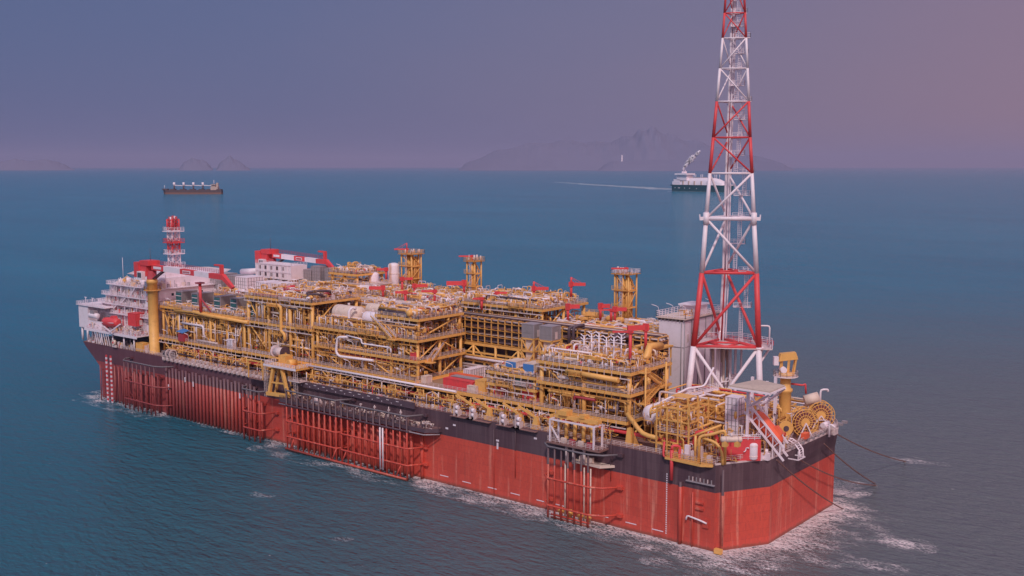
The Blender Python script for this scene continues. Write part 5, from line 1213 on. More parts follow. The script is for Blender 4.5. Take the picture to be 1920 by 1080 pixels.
# ================================================================ SIDE STRUCTURES
def riser_tubes():
    t = thing('riser_row', 'row of close set vertical riser tubes covering the far half of the hull side', 'riser guides', (-196, -1, 0))
    n_ = 26; x0, x1 = onY(312, 700, -1.3).x, onY(476, 700, -1.3).x
    for i in range(n_):
        x = x0 + (x1 - x0) * i / (n_ - 1); b = MB().tube((x, -1.3, -2), (x, -1.3, 18.0 - .6 * (i % 3 == 1)), .52, 10)
        b.box(x - .45, -1.2, 16.8, x + .45, -.02, 17.4); b.box(x - .3, -1.2, 5, x + .3, -.02, 5.4); build('riser_tube', b, HUL, t)
    b = MB()
    for x, z in ((onY(347, 710, -2).x, 14), (onY(362, 716, -2).x, 13), (onY(449, 724, -2).x, 12.5), (onY(316, 722, -2).x, 10)): build('white_tag', MB().box(x - .25, -2.1, z, x + .25, -1.9, z + 1.8), WHT, t)
riser_tubes()
def guard(label, X0, X1, n_, bars, top, Yg=-5, octo=False, n2=0, label2=None):
    t = thing('riser_guard', label, 'riser guard', ((X0 + X1) / 2, Yg, 0))
    xs = [X0 + (X1 - X0) * i / (n_ - 1) for i in range(n_)]
    for x in xs: build('post', MB().tube((x, Yg, -1.5), (x, Yg, top - .2), .27, 8), HUL, t)
    for z in bars:
        pts = [(X0 - 2.6, -.1, z), (X0 - 2.6, Yg + 2, z), (X0, Yg - .2, z), (X1, Yg - .2, z)] + ([(X1 + 3.5, Yg + 1.2, z), (X1 + 6.5, -.1, z)] if octo else [(X1 + 3.0, -.1, z)])
        build('bar', MB().pipe(pts, .26, 8, bend=.3), HUL if z < top - 1 else DRKG, t)
        for x in (X0 - 2.6, (X1 + (6.5 if octo else 3.0))): build('bracket', MB().box(x - .9, -.9, z - .45, x + .9, .02, z + .35), HUL, t)
    for i in range(n2):
        x = X0 + 1.2 + (X1 - X0) * i / n2; build('riser', MB().tube((x, -1.5, -2), (x, -1.5, top - 4.5), .5, 10).box(x - .5, -1.5, top - 6, x + .5, 0, top - 5.4), HUL, t)
    return t
guard('octagonal red guard cage at the far end below the crane', -246, -226, 8, [4.0, 10.8, 18.4], 18.8, octo=True, n2=5)
g = thing('boarding_ladder', 'tall red and white striped ladder hanging at the far end of the hull', 'ladder', (-262, -4, 0))
for px in (201, 209):
    x = onY(px, 700, -3).x; b = MB()
    for i in range(22): b.box(x - .38, -3.3, i * .85 - .3, x + .38, -2.9, i * .85 + .55, i % 2)
    build('striped_pole', b, [WHT, RED], g)
xm = onY(197, 700, -3).x; b = MB()
for z in (2, 5.5, 9, 12): b.bar((xm - 3, -3.1, z), (xm + 3, -3.1, z + 2), .2); b.bar((xm - 3, -3.1, z), (xm - 3, -1, z), .2)
b.tube((xm - 3.2, -3.1, -1), (xm - 3.2, -3.1, 14), .22, 6); build('brace', b, HUL, g)
b = MB()
for i in range(4): x = xm + 5 + i * 2.6; b.tube((x, -1.8, -2), (x, -1.8, 14.5), .32, 8)
build('riser', b, HUL, g)
guard('small red guard frame between the tube row and the yellow A frame', -173.6, -165, 4, [4.2, 9.8, 17.2], 17.4, n2=2)
guard('long double bay red guard grid left half, under the black balcony', -151, -127.5, 10, [4.6, 9.6, 14.8, 19.6], 19.8, n2=9)
guard('long double bay red guard grid right half, next to the plain hull', -125, -97, 11, [4.6, 9.6, 14.8, 19.2], 19.4, n2=10)
t = thing('white_riser', 'pair of white riser pipes in the long guard grid', 'riser pipe', (onY(714, 850, -5.6).x, -5.6, 0))
for px in (713, 718): x = onY(px, 850, -5.6).x; build('pipe', MB().tube((x, -5.6, 1.8), (x, -5.6, 14.4), .25, 8), WHT, t)
t = thing('guard_foot', 'inclined red foot beam at waterline of the long guard grid', 'foot beam', (-124, -6, 0)); build('beam', MB().tube((-151.5, -5.3, .5), (-97, -5.3, .5), .4, 8), HUL, t)
for x in (-148, -128, -123.5, -100): build('stay', MB().tube((x - 1.5, -5.3, .3), (x + .6, -5.1, 4.4), .24, 6), HUL, t)
def balcony():
    t = thing('riser_balcony', 'long black balcony with brown cluttered deck hung on the hull side', 'balcony', (-120, -2, 16))
    X0, X1 = onY(545, 735, -2).x - 3, onY(820, 800, -2).x; z = 16.2
    build('deck', MB().prism([(X0, -.02), (X0, -4.2), (X1 - 3, -4.2), (X1, -1.5), (X1, -.02)], z - 1.1, z), DRK, t)
    build('edge_pipe', MB().pipe([(X0, -4.5, z - 1.6), (X1 - 3, -4.5, z - 1.6), (X1 + .3, -1.3, z - 1.6)], .2, 6), GRY, t)
    build('handrail', MB().rail([(X0, -4.1, z), (X1 - 3, -4.1, z), (X1 - .2, -1.4, z)], 1.1, 1.9), DRK, t)
    build('plating', MB().prism([(X0 + .5, -.03), (X0 + .5, -4), (X1 - 3.2, -4), (X1 - .3, -1.6), (X1 - .3, -.03)], z + .01, z + .06), BRN, t)
    b = MB(); ms = [BRN, CRM, GAL, DRK, YEL]
    for i in range(230):
        x = rnd.uniform(X0 + 1, X1 - 3); y = rnd.uniform(-3.8, -.4); k = rnd.choices(range(5), [4, 3, 3, 3, .4])[0]
        if i % 2: s_ = rnd.uniform(.15, .6); b.box(x - s_, y - s_ * .5, z + .06, x + s_, y + s_ * .5, z + .06 + rnd.uniform(.3, 1.1), k)
        else: b.pipe(rand_path(x, x + 3, y, min(-.2, y + 1.5), z + .1, z + 1.3, 3), rnd.uniform(.06, .14), 5, k)
    o = build('small_piping', b, ms, t); o['kind'] = 'stuff'
    q = onY(592, 748, -3); build('winch', MB().box(q.x - 2, -3.4, z, q.x + 2, -2, z + 1.4).tube((q.x - 1.5, -2.6, z + 1.6), (q.x + 1.5, -2.6, z + 1.6), .5, 10), GAL, t)
    # dark bulwark with lamps above the balcony
    bw = build('bulwark', MB().box(X0 + 2, -.9, 20.4, -98, -.4, 22.2), DRK, t)
    b = MB()
    for i in range(12): x = X0 + 5 + i * 4.1; build('white_mark', MB().box(x, -1.0, 21.6, x + 1.1, -.91, 21.75), WHT, bw); build('white_mark', MB().box(x + 2, -.98, 20.8, x + 2.25, -.91, 21.05), WHT, bw)
    for x in (-118, -112, -106, -101): build('post', MB().tube((x, -3.4, z), (x, -3.4, z + rnd.uniform(3, 5)), .14, 6).box(x - .3, -3.6, z + 3, x + .3, -3.1, z + 3.5), GAL, t)
balcony()
def aframe():
    t = thing('yellow_a_frame', 'yellow A shaped frame carrying a platform down the hull side', 'frame', (-160, -3, 15))
    a = onY(506, 738, -3); b_ = onY(541, 742, -3); c = onY(515, 692, -2); d = onY(530, 693, -2)
    A, B_, Cc, D = (V((k.x, -3.2, k.z)) for k in (a, b_, c, d)); zt = 25.8
    for p, q in ((A, Cc), (B_, D)): q = V((q.x, -2.4, zt)); build('leg', MB().bar(p, q, 1.0, .9), YEL, t); build('leg', MB().bar(p + V((0, 2.6, 0)), q + V((0, 2.4, 0)), .8, .7), YEL, t)
    build('sill', MB().bar(A - V((1.2, 0, 0)), B_ + V((1.0, 0, 0)), 1.0, 1.1), YEL, t); m = (A + Cc) / 2; n_ = (B_ + D) / 2
    build('tie', MB().bar(V((m.x, -2.9, 20.6)), V((n_.x, -2.9, 20.9)), .45), YEL, t)
    x0, x1 = onY(502, 690, -3).x - 1.5, onY(556, 690, -3).x
    build('platform', MB().box(x0, -3.4, zt, x1, 4, zt + .6), YEL, t); build('platform_edge', MB().box(x0 - .1, -3.6, zt + .05, x1 + .1, -3.42, zt + .75), WHT, t)
    build('handrail', MB().rail([(x0, 3, zt + .6), (x0, -3.3, zt + .6), (x1, -3.3, zt + .6), (x1, 3, zt + .6)], 1.2, 1.5, t=.11), WHT, t)
    build('machinery', MB().box(x0 + 4, -.5, zt + .6, x0 + 7.5, 2.5, zt + 3.6).tube((x0 + 10, -1.5, zt + 1.6), (x0 + 10, 1.5, zt + 1.6), 1.2, 12), YEL, t)
    for x in (x0 + .2, x1 - .8): build('ladder_cage', MB().ladder((x, -3.2, 15.5), zt, .9).ladder((x, -2.4, 15.5), zt, .9), GAL, t)
    build('lower_platform', MB().box(x1 - 4, -3.3, 22.2, x1 + 1.5, -.1, 22.5).rail([(x1 - 4, -3.2, 22.5), (x1 + 1.4, -3.2, 22.5), (x1 + 1.4, -.2, 22.5)]), GAL, t)
    t = thing('side_platform', 'small railed platform hung low on the sheer left of the A frame', 'platform', (-170, -1.5, 21)); x0 = onY(468, 690, -2).x; x1 = onY(497, 690, -2).x
    build('deck', MB().box(x0, -2.8, 20.4, x1, -.05, 20.7), BRN, t); build('handrail', MB().rail([(x0, -.2, 20.7), (x0, -2.7, 20.7), (x1, -2.7, 20.7), (x1, -.2, 20.7)], 1.2, 1.4), GAL, t)
    for x in (x0 + .3, x1 - .3): build('post', MB().bar((x, -2.7, 20.7), (x, -2.7, 26.6), .35), YEL, t)
    build('beam', MB().bar((x0, -2.7, 26.6), (x1, -2.7, 26.6), .4), YEL, t)
aframe()
def pull_in_station():
    g = guard('narrow octagonal red guard cage near middle of the plain hull side', -45.8, -33.2, 7, [3.4, 10.6, 19.0], 19.2, octo=True, n2=0)
    for x in (-42.2, -39.2, -36.2, -34.2): build('riser', MB().tube((x, -2.4, -1), (x, -2.4, 14.5), .2, 8), CRM, g)
    for x in (-42.8, -39.8, -36.6, -34.2): build('yellow_clamp', MB().tube((x, -3.4, 1.0), (x, -3.4, 2.9), .5, 10).box(x - .7, -3.9, 1.7, x + .7, -2.9, 2.2), YEL, g)
    build('water_rail', MB().tube((-45, -4.6, 1), (-33, -4.6, 1), .25, 6).tube((-45, -4.6, .2), (-33, -4.6, .2), .25, 6), HUL, g)
    t = thing('pull_in_station', 'white framed winch station with yellow beam roof above the narrow guard cage', 'winch station', (-39, -2, 20))
    x0, x1 = -46, -32.6
    build('floor', MB().box(x0 - 1, -4.2, 19.6, x1 + 2.2, .8, 20.1), BRN, t)
    for x in (x0, x1 + .3):
        for y in (-3.9, -.2): build('post', MB().bar((x, y, 20.1), (x, y, 25.8), .42), WHT, t)
    build('top_frame', MB().bar((x0, -3.9, 25.9), (x1 + .3, -3.9, 25.9), .4).bar((x0, -.2, 25.9), (x1 + .3, -.2, 25.9), .4).bar((x0, -3.9, 25.9), (x0, -.2, 25.9), .4).bar((x1 + .3, -3.9, 25.9), (x1 + .3, -.2, 25.9), .4).bar((x0 + .4, -3.9, 24), (x0 + 3.2, -3.9, 20.3), .3), WHT, t)
    build('roof_beam', MB().box(x0 + .5, -2.6, 26.2, x1 + .6, -2.0, 27.2).box(x0 + .5, -1.3, 26.2, x1 + .6, -.7, 27.2).box(x0 + 2, -3.2, 27.2, x0 + 4.6, -.4, 28.4).box(x1 - 5, -2.9, 27.2, x1 - 3.4, -.6, 28), YEL, t)
    for i in range(4): x = x0 + 4 + i * 2.7; build('hydraulic_unit', MB().tube((x, -2.2, 22), (x, -2.2, 25.6), .55, 10).box(x - .35, -2.6, 21, x + .35, -1.8, 22.4), YEL, t); build('control_panel', MB().box(x - .8, -3.6, 20.1, x + .7, -3.0, 21.5), DRD if i % 2 else CRM, t)
    build('handrail', MB().rail([(x0 - .9, .5, 20.1), (x0 - .9, -4.1, 20.1), (x1 + 2, -4.1, 20.1), (x1 + 2, .5, 20.1)], 1.2, 1.3), GAL, t)
    build('hanging_shelf', MB().prism([(-40, -.02), (-40, -2.6), (-31, -3.0), (-28.5, -.02)], 15.3, 15.9).box(-38, -2.2, 15.9, -34, -1.2, 17.2), CRM, t)
    build('hoses', MB().tube((-41.5, -2.8, 15), (-41.5, -2.8, 19.4), .4, 8).tube((-39.3, -2.8, 15), (-39.3, -2.8, 19.4), .4, 8).tube((-36, -2.8, 15.5), (-36, -2.8, 19.4), .4, 8), GAL, t)
pull_in_station()
# ================================================================ NEAR END EQUIPMENT
def near_end():
    # yellow pipe support steelwork along the near edge
    t = thing('pipe_support_frame', 'open yellow steel frame full of pipes before the white pressure vessel', 'steel frame', (-14, 6, DZ))
    A = onY(1230, 850, 1.5).x; B_ = onY(1290, 870, 1.5).x; xs = [A + (B_ - A) * i / 3 for i in range(4)]
    zt = 32.5
    for i, x in enumerate(xs):
        for y in (1.6, 6.2, 11): build('post', MB().bar((x, y, DZ), (x, y, zt + (1.8 if i > 1 else 0)), .34), YEL, t)
    for z in (23.2, 26.2, 29.4, 32.5):
        for y in (1.6, 6.2, 11): build('beam', MB().bar((xs[0], y, z), (xs[-1], y, z), .24, .3), YEL, t)
        for x in xs: build('beam', MB().bar((x, 1.6, z - .05), (x, 11, z - .05), .22, .28), YEL, t)
    build('grating', MB().box(xs[0] + 1, 6.4, 34.3, xs[1] + 3, 10.5, 34.42), YEL, t)
    build('handrail', MB().rail([(xs[0], 1.5, 26.4), (xs[-1], 1.5, 26.4), (xs[-1], 11, 26.4)]), GAL, t)
    for i in range(70): build('pipe', MB().pipe(rand_path(xs[0] - 3, xs[-1] + 1, .8, 13, 21.5, 33, rnd.randint(2, 4)), rnd.choice([.12, .16, .2, .28]), 7), rgb_pick([(YEL, 50), (YELD, 14), (GAL, 12), (WHT, 8), (RED, 4), (BRN, 6)]), t)
    # second frame behind, under the tower
    t = thing('pipe_support_frame', 'second open yellow frame between the flare tower legs', 'steel frame', (-14, 22, DZ))
    for x in (-20, -14, -8, -3):
        for y in (15, 22, 29): build('post', MB().bar((x, y, DZ), (x, y, 31.5), .4), YEL, t)
    for z in (25, 28.2, 31.4):
        for y in (15, 22, 29): build('beam', MB().bar((-20, y, z), (-3, y, z), .35, .42), YEL, t)
        for x in (-20, -14, -8, -3): build('beam', MB().bar((x, 15, z - .05), (x, 29, z - .05), .32, .4), YEL, t)
    for x in (-17, -11, -5.5): build('brace', MB().bar((x - 3, 15, 25), (x + 3, 15, 31), .3), YEL, t)
    for i in range(80): build('pipe', MB().pipe(rand_path(-26, 2, 13, 34, 21.5, 33.5, rnd.randint(2, 4)), rnd.choice([.14, .2, .28, .36]), 7), rgb_pick([(YEL, 46), (YELD, 14), (GAL, 12), (WHT, 14), (RED, 4), (BRN, 10)]), t)
    b = MB(); mats = [m for m, _ in PW]
    for i in range(260):
        x, y = rnd.uniform(-26, 3), rnd.uniform(1, 34); b.pipe(rand_path(x, x + rnd.uniform(1.5, 6), y, y + rnd.uniform(1, 4), 21.2, 29, 3), rnd.choice([.07, .1, .14]), 5, mats.index(rgb_pick(PW)))
        if i % 3 == 0: s_ = rnd.uniform(.2, .6); b.box(x - s_, y - s_, 21.1, x + s_, y + s_, 21.1 + s_ * 2.2, mats.index(rgb_pick(PW)))
    o = build('small_piping', b, mats, t); o['kind'] = 'stuff'
    # thick yellow bend stepping down from the corner module
    pts = [onY(1180, 790, 4.5), onY(1195, 812, 3.5), onY(1211, 818, 2.5), onY(1232, 822, 2.2)]
    tag(build('yellow_pipe', MB().pipe([onY(1176, 776, 5.0), onY(1205, 815, 2.6), onY(1232, 821, 2.2)], .6, 10, bend=2), YEL, None, loc=(-26, 4, DZ)), 'thick sloping yellow pipe dropping from the corner module to the deck', 'pipe')
    # near corner yellow arch
    p = onY(1314, 868, 1.2); pe = onY(1355, 870, 1.2); x0, x1 = p.x, pe.x
    t = thing('yellow_portal', 'yellow tubular portal arch at near corner of the deck', 'portal', (x0, .6, DZ))
    build('tube', MB().pipe([(x0, .2, DZ), (x0, .2, 27.2), (x0 + 2.5, 1.2, 27.8), (x1, 2.2, 29.2), (x1, 2.2, DZ)], .38, 10, bend=.8), YEL, t)
    build('tube', MB().pipe([(x0 + .2, .8, 26.8), (x0 + 4.2, 1.0, 26.2), (x1 - .3, 1.4, 24), (x1 - .1, 1.4, DZ)], .36, 10, bend=2.5), YEL, t)
    build('tube', MB().tube((x0 - 1.2, .6, DZ), (x0 - 1.2, .6, 27.2), .32, 8).tube((x0 - 1.2, .6, 27.2), (x1 - 2, 4, 29.8), .3, 8), YEL, t)
    t = thing('corner_platform', 'small railed platform overhanging the near corner of the deck', 'platform', (x0 - 4, -1, DZ)); xx = x0 - 8.5
    build('deck', MB().prism([(xx, .02), (xx, -1.2), (x0 + 1.5, -1.9), (x0 + 4, -.5), (x0 + 4, .02)], DZ - .5, DZ + .1), YEL, t)
    build('handrail', MB().rail([(xx, -.1, DZ + .1), (xx, -1.1, DZ + .1), (x0 + 1.5, -1.8, DZ + .1), (x0 + 3.9, -.5, DZ + .1)], 1.3, 1.2, t=.11), YEL, t)
    for i in range(5): build('locker', MB().box(xx + 1 + i * 1.7, .5, DZ, xx + 2.2 + i * 1.7, 1.4, DZ + rnd.uniform(1.5, 4)), rgb_pick([(WHT, 1), (YEL, 1), (GAL, 1)]), t)
    # big red screen box behind the chamfer rail, faces the camera
    t = thing('red_windbreak', 'large plain red box with railing on top at the near corner', 'screen', (3, 6, DZ)); c0 = onZ(1353, 862, DZ + .6); c1 = onZ(1426, 862, DZ + .6); d = (c1 - c0); d.z = 0; dn = V((-d.y, d.x, 0)).normalized()
    if dn.dot(F) < 0: dn = -dn
    c2, c3 = c1 + dn * 3, c0 + dn * 3; z1 = DZ + 5.4; za = DZ + .35
    build('body', MB().hexa([V((q.x, q.y, za)) for q in (c0, c1, c2, c3)] + [V((q.x, q.y, z1)) for q in (c0, c1, c2, c3)]), RED, t)
    build('handrail', MB().rail([V((q.x, q.y, z1)) for q in (c0, c1, c2)], 1.3, 1.5, t=.12), WHT, t)
    for k in range(2):
        q = onZ(1426 + k * 13, 858, DZ + .6) - V((.4, 0, 0)) ; b = MB().box(q.x - .9, q.y - .6, DZ, q.x + .9, q.y + .6, DZ + 1.7)
        u = thing('white_tank', ['small white deck tank before the red box, left one', 'small white deck tank before the red box, right one'][k], 'tank', (q.x, q.y, DZ)); build('tank', b, WHT, u); build('lid', MB().tube((q.x, q.y, DZ + 1.7), (q.x, q.y, DZ + 2.6), .5, 10), GRY if k == 0 else WHT, u)
    # tall white equipment cabinet
    q = onZ(1375, 822, DZ + 3); ribbed_box('white_equipment_tower', 'tall narrow white cabinet standing behind the red box', 'cabinet', q.x - 1.4, q.y - 1.6, DZ, q.x + 1.9, q.y + 1.6, 34.6, WHT, step=1.1)
    for k, (px, py) in enumerate(((1400, 835), (1412, 842), (1391, 838))):
        q = onZ(px, py, DZ + 3); big_vessel((q.x, q.y, DZ + .3), (q.x, q.y, DZ + 5.6 - k * .8), 1.1 + .1 * k, ['white upright tank beside the tall white cabinet', 'white upright tank beneath the lifeboat frame', 'low white upright tank right behind the red box'][k], n=14)
    q = onZ(1362, 850, DZ + 4.5); big_vessel((q.x - 2.4, q.y + 1.5, DZ + 7.1), (q.x + 1.6, q.y + 4.6, DZ + 7.1), .7, 'long cream drum lying on top of the red box', CRM)
    # white lifeboat station frame with flat roof
    t = thing('lifeboat_station', 'white frame with flat grey roof over the sloping lifeboat', 'lifeboat station', (-1, 18, DZ)); zr = 38.5
    co = [onZ(1366, 725, zr + .6), onZ(1419, 714, zr + 1.2), onZ(1472, 725, zr + 1), onZ(1444, 737, zr)]
    build('roof', MB().hexa(co + [q + V((0, 0, .35)) for q in co]), M('tan_roof_grating', (.5, .38, .33), .7, .15, 1.2), t)
    b = MB()
    for i in range(4): b.bar(co[i] - V((0, 0, .2)), co[(i + 1) % 4] - V((0, 0, .2)), .35, .4)
    build('roof_edge', b, WHT, t)
    # frame posts and props
    for px, py in ((1401, 810), (1436, 800), (1409, 790), (1452, 790)):
        q = onZ(px, py, DZ + 6); build('post', MB().bar((q.x, q.y, DZ), (q.x, q.y, zr - .1), .6), WHT, t)
    q = onZ(1401, 810, DZ + 6); q2 = onZ(1436, 800, DZ + 6); q3 = onZ(1409, 790, DZ + 6)
    for z in (29.5, 33.4): build('beam', MB().bar((q.x, q.y, z), (q2.x, q2.y, z), .45), WHT, t); build('beam', MB().bar((q.x, q.y, z), (q3.x, q3.y, z), .4), WHT, t)
    build('prop', MB().bar((q.x, q.y, 33.2), co[3] - V((0, 0, .4)), .4).bar((q2.x, q2.y, 33.2), co[2] - V((0, 0, .4)), .4), WHT, t)
    # slipway
    s0 = V((q.x - 1, q.y + 1, 33.6)); 
    a = onX(1412, 768, 0); e = V((0, 0, 0))
    p0 = onZ(1415, 772, 31.5); p1 = onZ(1466, 836, 23.8); ax = (p1 - p0).normalized(); sd_ = ax.cross(V((0, 0, 1))).normalized()
    lifeboat('bright orange red free fall lifeboat sloping down towards the flat end', p0, p1 - ax * .6, 1.75, ORG)
    for s_, off in ((-1, 2.3), (1, 2.3)):
        for dz in (-1.9, 1.3): build('slip_rail', MB().bar(p0 - ax * 3 + sd_ * s_ * off + V((0, 0, dz)), p1 + ax * 1.5 + sd_ * s_ * off + V((0, 0, dz)), .45), WHT, t)
        for k in range(5):
            c = p0.lerp(p1, k / 4) + sd_ * s_ * off; build('slip_brace', MB().bar(c + V((0, 0, -1.9)), p0.lerp(p1, min(1.05, (k + .9) / 4)) + sd_ * s_ * off + V((0, 0, 1.3)), .2).bar(c + V((0, 0, -1.9)), c + V((0, 0, 1.3)), .2), WHT, t)
        f = p0.lerp(p1, .75) + sd_ * s_ * off; build('post', MB().bar((f.x, f.y, DZ), f + V((0, 0, -1.8)), .35), WHT, t)
    # stair tower of gratings behind
    for z in (26.5, 30.3): build('gallery', MB().box(q3.x - 4, q3.y, z, q3.x + 3, q3.y + 3.5, z + .25).rail([(q3.x - 4, q3.y, z + .25), (q3.x + 3, q3.y, z + .25), (q3.x + 3, q3.y + 3.5, z + .25)], 1.2, 1.4), WHT, t)
    # yellow end crane
    q = onZ(1470, 812, DZ + .5); x, y = q.x, q.y
    t = thing('yellow_deck_crane', 'stout all yellow deck crane between lifeboat and hose reels', 'crane', (x, y, DZ))
    build('pedestal', MB().lathe([(1.9, 0), (1.9, 1), (1.55, 1.4), (1.55, 11.4), (1.9, 11.7), (1.9, 12.3), (1.35, 12.6), (1.35, 15.5), (1.8, 15.8), (1.8, 16.6)], (x, y, DZ), n=20), YEL, t)
    build('ring_walkway', MB().lathe([(3.2, 15.6), (3.2, 15.85)], (x, y, DZ), n=16).rail([(x + 3.1 * math.cos(a * math.pi / 6), y + 3.1 * math.sin(a * math.pi / 6), DZ + 15.85) for a in range(13)], 1.2, 1.2), GAL, t)
    h = V((x, y, DZ + 17)); r2 = R; f2 = V((F.x, F.y, 0)).normalized()
    def P(a, b_, z): q = h + r2 * a + f2 * b_; return V((q.x, q.y, DZ + 17 + z))
    build('boom_housing', MB().hexa([P(-2.2, -.9, 2.6), P(2.9, -.9, 3.2), P(2.9, .9, 3.2), P(-2.2, .9, 2.6), P(-1.6, -.9, 4.6), P(2.3, -.9, 5.0), P(2.3, .9, 5.0), P(-1.6, .9, 4.6)]), YEL, t)
    build('mast_leg', MB().bar(P(1.9, -.6, -1), P(2.6, -.6, 4), .35).bar(P(1.9, .6, -1), P(2.6, .6, 4), .35).bar(P(.4, -.6, -1), P(.6, -.6, 3), .5).bar(P(-1.2, 0, -1), P(-1.2, 0, 3), .6), YEL, t)
    build('cab', MB().hexa([P(-3.3, -.8, 1.6), P(-2.1, -.8, 1.6), P(-2.1, .6, 1.6), P(-3.3, .6, 1.6), P(-3.3, -.8, 3.8), P(-2.1, -.8, 3.8), P(-2.1, .6, 3.8), P(-3.3, .6, 3.8)]), WHT, t)
    build('hoist', MB().tube(P(-.8, -1.3, .4), P(-.8, 1.3, .4), .8, 12), WHT, t)
    build('exhaust_bend', MB().pipe([P(1.5, 0, -3.4), P(4.6, 0, -3.8), P(5.2, 0, -3.4), P(5.4, 0, -6)], .25, 8), RED, t)
    # hose reels
    def reel(label, px, py, yy, r_, back=False):
        c = onX(px, py, yy); ax = V((.72, -.62, -.05)).normalized() if not back else V((.6, -.78, 0)).normalized()
        t = thing('hose_reel', label, 'hose reel', (c.x, c.y, DZ), 'big yellow spoked hose reels')
        u = ax.cross(V((0, 0, 1))).normalized(); w2 = u.cross(ax)
        def ring(rr, off, th, b, m=0):
            pts = [c + ax * off + (u * math.cos(k * math.pi / 16) + w2 * math.sin(k * math.pi / 16)) * rr for k in range(33)]
            b.sweep(pts, th, 6, m, caps=False)
        for off in (-1.3, 1.3):
            b = MB(); ring(r_, off, .13, b); ring(r_ * .8, off, .09, b); ring(r_ * .52, off, .1, b)
            for k in range(20): a = k * math.pi / 10; dd = u * math.cos(a) + w2 * math.sin(a); b.bar(c + ax * off + dd * r_ * .25, c + ax * off + dd * r_, .13)
            build('rim', b, YEL, t)
            build('hub_plate', MB().tube(c + ax * (off - .12), c + ax * (off + .12), r_ * .34, 20), YEL, t)
        build('wound_hose', MB().tube(c - ax * 1.15, c + ax * 1.15, r_ * .72, 28), M('dark_hose', (.2, .05, .07), .6), t)
        b = MB()
        for sg in (-1, 1):
            for s2 in (-1, 1): b.bar(c + ax * 1.7 * sg, V((c.x, c.y, DZ)) + ax * 1.9 * sg + u * 2.2 * s2, .26)
            b.bar(V((c.x, c.y, DZ + 1.8)) + ax * 1.85 * sg - u * 1.4, V((c.x, c.y, DZ + 1.8)) + ax * 1.85 * sg + u * 1.4, .18)
        build('stand', b, WHT, t); return c
    c1 = reel('front yellow spoked hose reel at the flat end', 1506, 790, 5.0, 3.55)
    c2 = reel('rear yellow spoked hose reel behind the front one', 1537, 777, 2.5, 3.7, True)
    c = onX(1473, 803, 5.5); t = thing('hose_reel', 'small solid yellow reel at foot of the yellow deck crane', 'hose reel', (c.x, c.y, DZ)); ax = V((.75, -.66, 0)); build('disc', MB().tube(c - ax * .3, c + ax * .3, 1.9, 24), YEL, t); build('hub_plate', MB().tube(c + ax * .3, c + ax * .5, .7, 16), DRK, t); build('stand', MB().bar((c.x, c.y, DZ), c, .5), YEL, t)
    q = onX(1522, 838 - 3, 9); t = thing('orange_box', 'small orange box mounted at the rail below the front hose reel', 'box', (q.x - 1, q.y, DZ)); q = onX(1513, 817, 8.2); build('box', MB().box(q.x - 1.1, q.y - 1.2, q.z - .7, q.x + .2, q.y + 1.2, q.z + .7), ORG, t); build('bracket', MB().bar((q.x - .5, q.y, DZ), (q.x - .5, q.y, q.z), .3), GAL, t)
    # curved white hose chute over the end rail
    t = thing('hose_chute', 'curved white hose chute hanging over the flat end rail', 'hose chute', (9, 22, DZ))
    pts = [onX(x_, y_, X_) for x_, y_, X_ in ((1467, 822, 5.5), (1482, 824, 6.6), (1494, 832, 7.8), (1502, 843, 9.2), (1503, 857, 9.8))]
    for o_ in (-1.0, 1.0): build('rail', MB().sweep([p + V((0, o_, 0)) for p in pts], .2, 8), WHT, t)
    b = MB()
    for p, q in zip(pts, pts[1:]):
        for f in (0, .33, .66): c = p.lerp(q, f); b.bar(c - V((0, 1, 0)), c + V((0, 1, 0)), .14)
    build('rung', b, WHT, t); b = MB(); q = onX(1490, 852, 9.2); b.bar((8.2, q.y - 1.5, 19.6), (10.8, q.y - 1.5, 19.6), .25).bar((8.2, q.y + 2.5, 19.6), (10.8, q.y + 2.5, 19.6), .25).bar((10.8, q.y - 1.5, 19.6), (10.8, q.y + 2.5, 19.6), .25).bar((10.8, q.y - 1.5, 19.6), (10.8, q.y - 1.5, 21.8), .2); build('cradle', b, WHT, t)
    # gear by the far corner: vents and fairleads
    for i in range(12):
        y = 24 + i * 3.1; build('fairlead', MB().box(6.9, y - .5, DZ + .35, 8.2, y + .5, DZ + 1.0), GRY, ship)
    for k, (px, py, Y) in enumerate(((1555, 805, 46), (1563, 800, 54), (1549, 795, 50))):
        q = onZ(px, py, DZ + 2); t = thing('deck_vent', ['bent white deck vent at far corner of the flat end', 'low pale mooring winch at far corner of the flat end', 'white deck box left of the bent vent'][k], 'vent' if k == 0 else 'winch' if k == 1 else 'box', (q.x, q.y, DZ))
        if k == 0: build('pipe', MB().pipe([(q.x, q.y, DZ), (q.x, q.y, DZ + 3.6), (q.x + 1.6, q.y, DZ + 2.6)], .3, 8), WHT, t)
        else: build('body', MB().box(q.x - 1.3, q.y - 1.2, DZ, q.x + .8, q.y + 1.2, DZ + 1.6).tube((q.x - .2, q.y - 1.8, DZ + 1.9), (q.x - .2, q.y + 1.8, DZ + 1.9), .7, 10), GAL if k == 1 else WHT, t)
    q = onZ(1522, 748, DZ + 7); t = thing('ventilator', 'cream ventilator drum with white hook pipe above the reels', 'ventilator', (q.x, q.y, DZ + 3)); build('drum', MB().tube(q + V((-1.6, -1, -.6)), q + V((1.4, 1.2, .5)), 1.5, 14), CRM, t); build('hook_pipe', MB().pipe([q + V((1.8, 1.5, -2)), q + V((1.8, 1.5, 2.6)), q + V((3.4, 2.7, 2.6)), q + V((3.4, 2.7, 2.0))], .28, 8), WHT, t); build('stand', MB().bar((q.x, q.y, DZ), q, .9).bar((q.x + 1.8, q.y + 1.5, DZ), (q.x + 1.8, q.y + 1.5, q.z), .4), YEL, t)
    # clutter on the end deck
    t = thing('deck_piping', 'tangle of yellow and white piping on deck behind the hose reels', 'piping', (-2, 42, DZ))
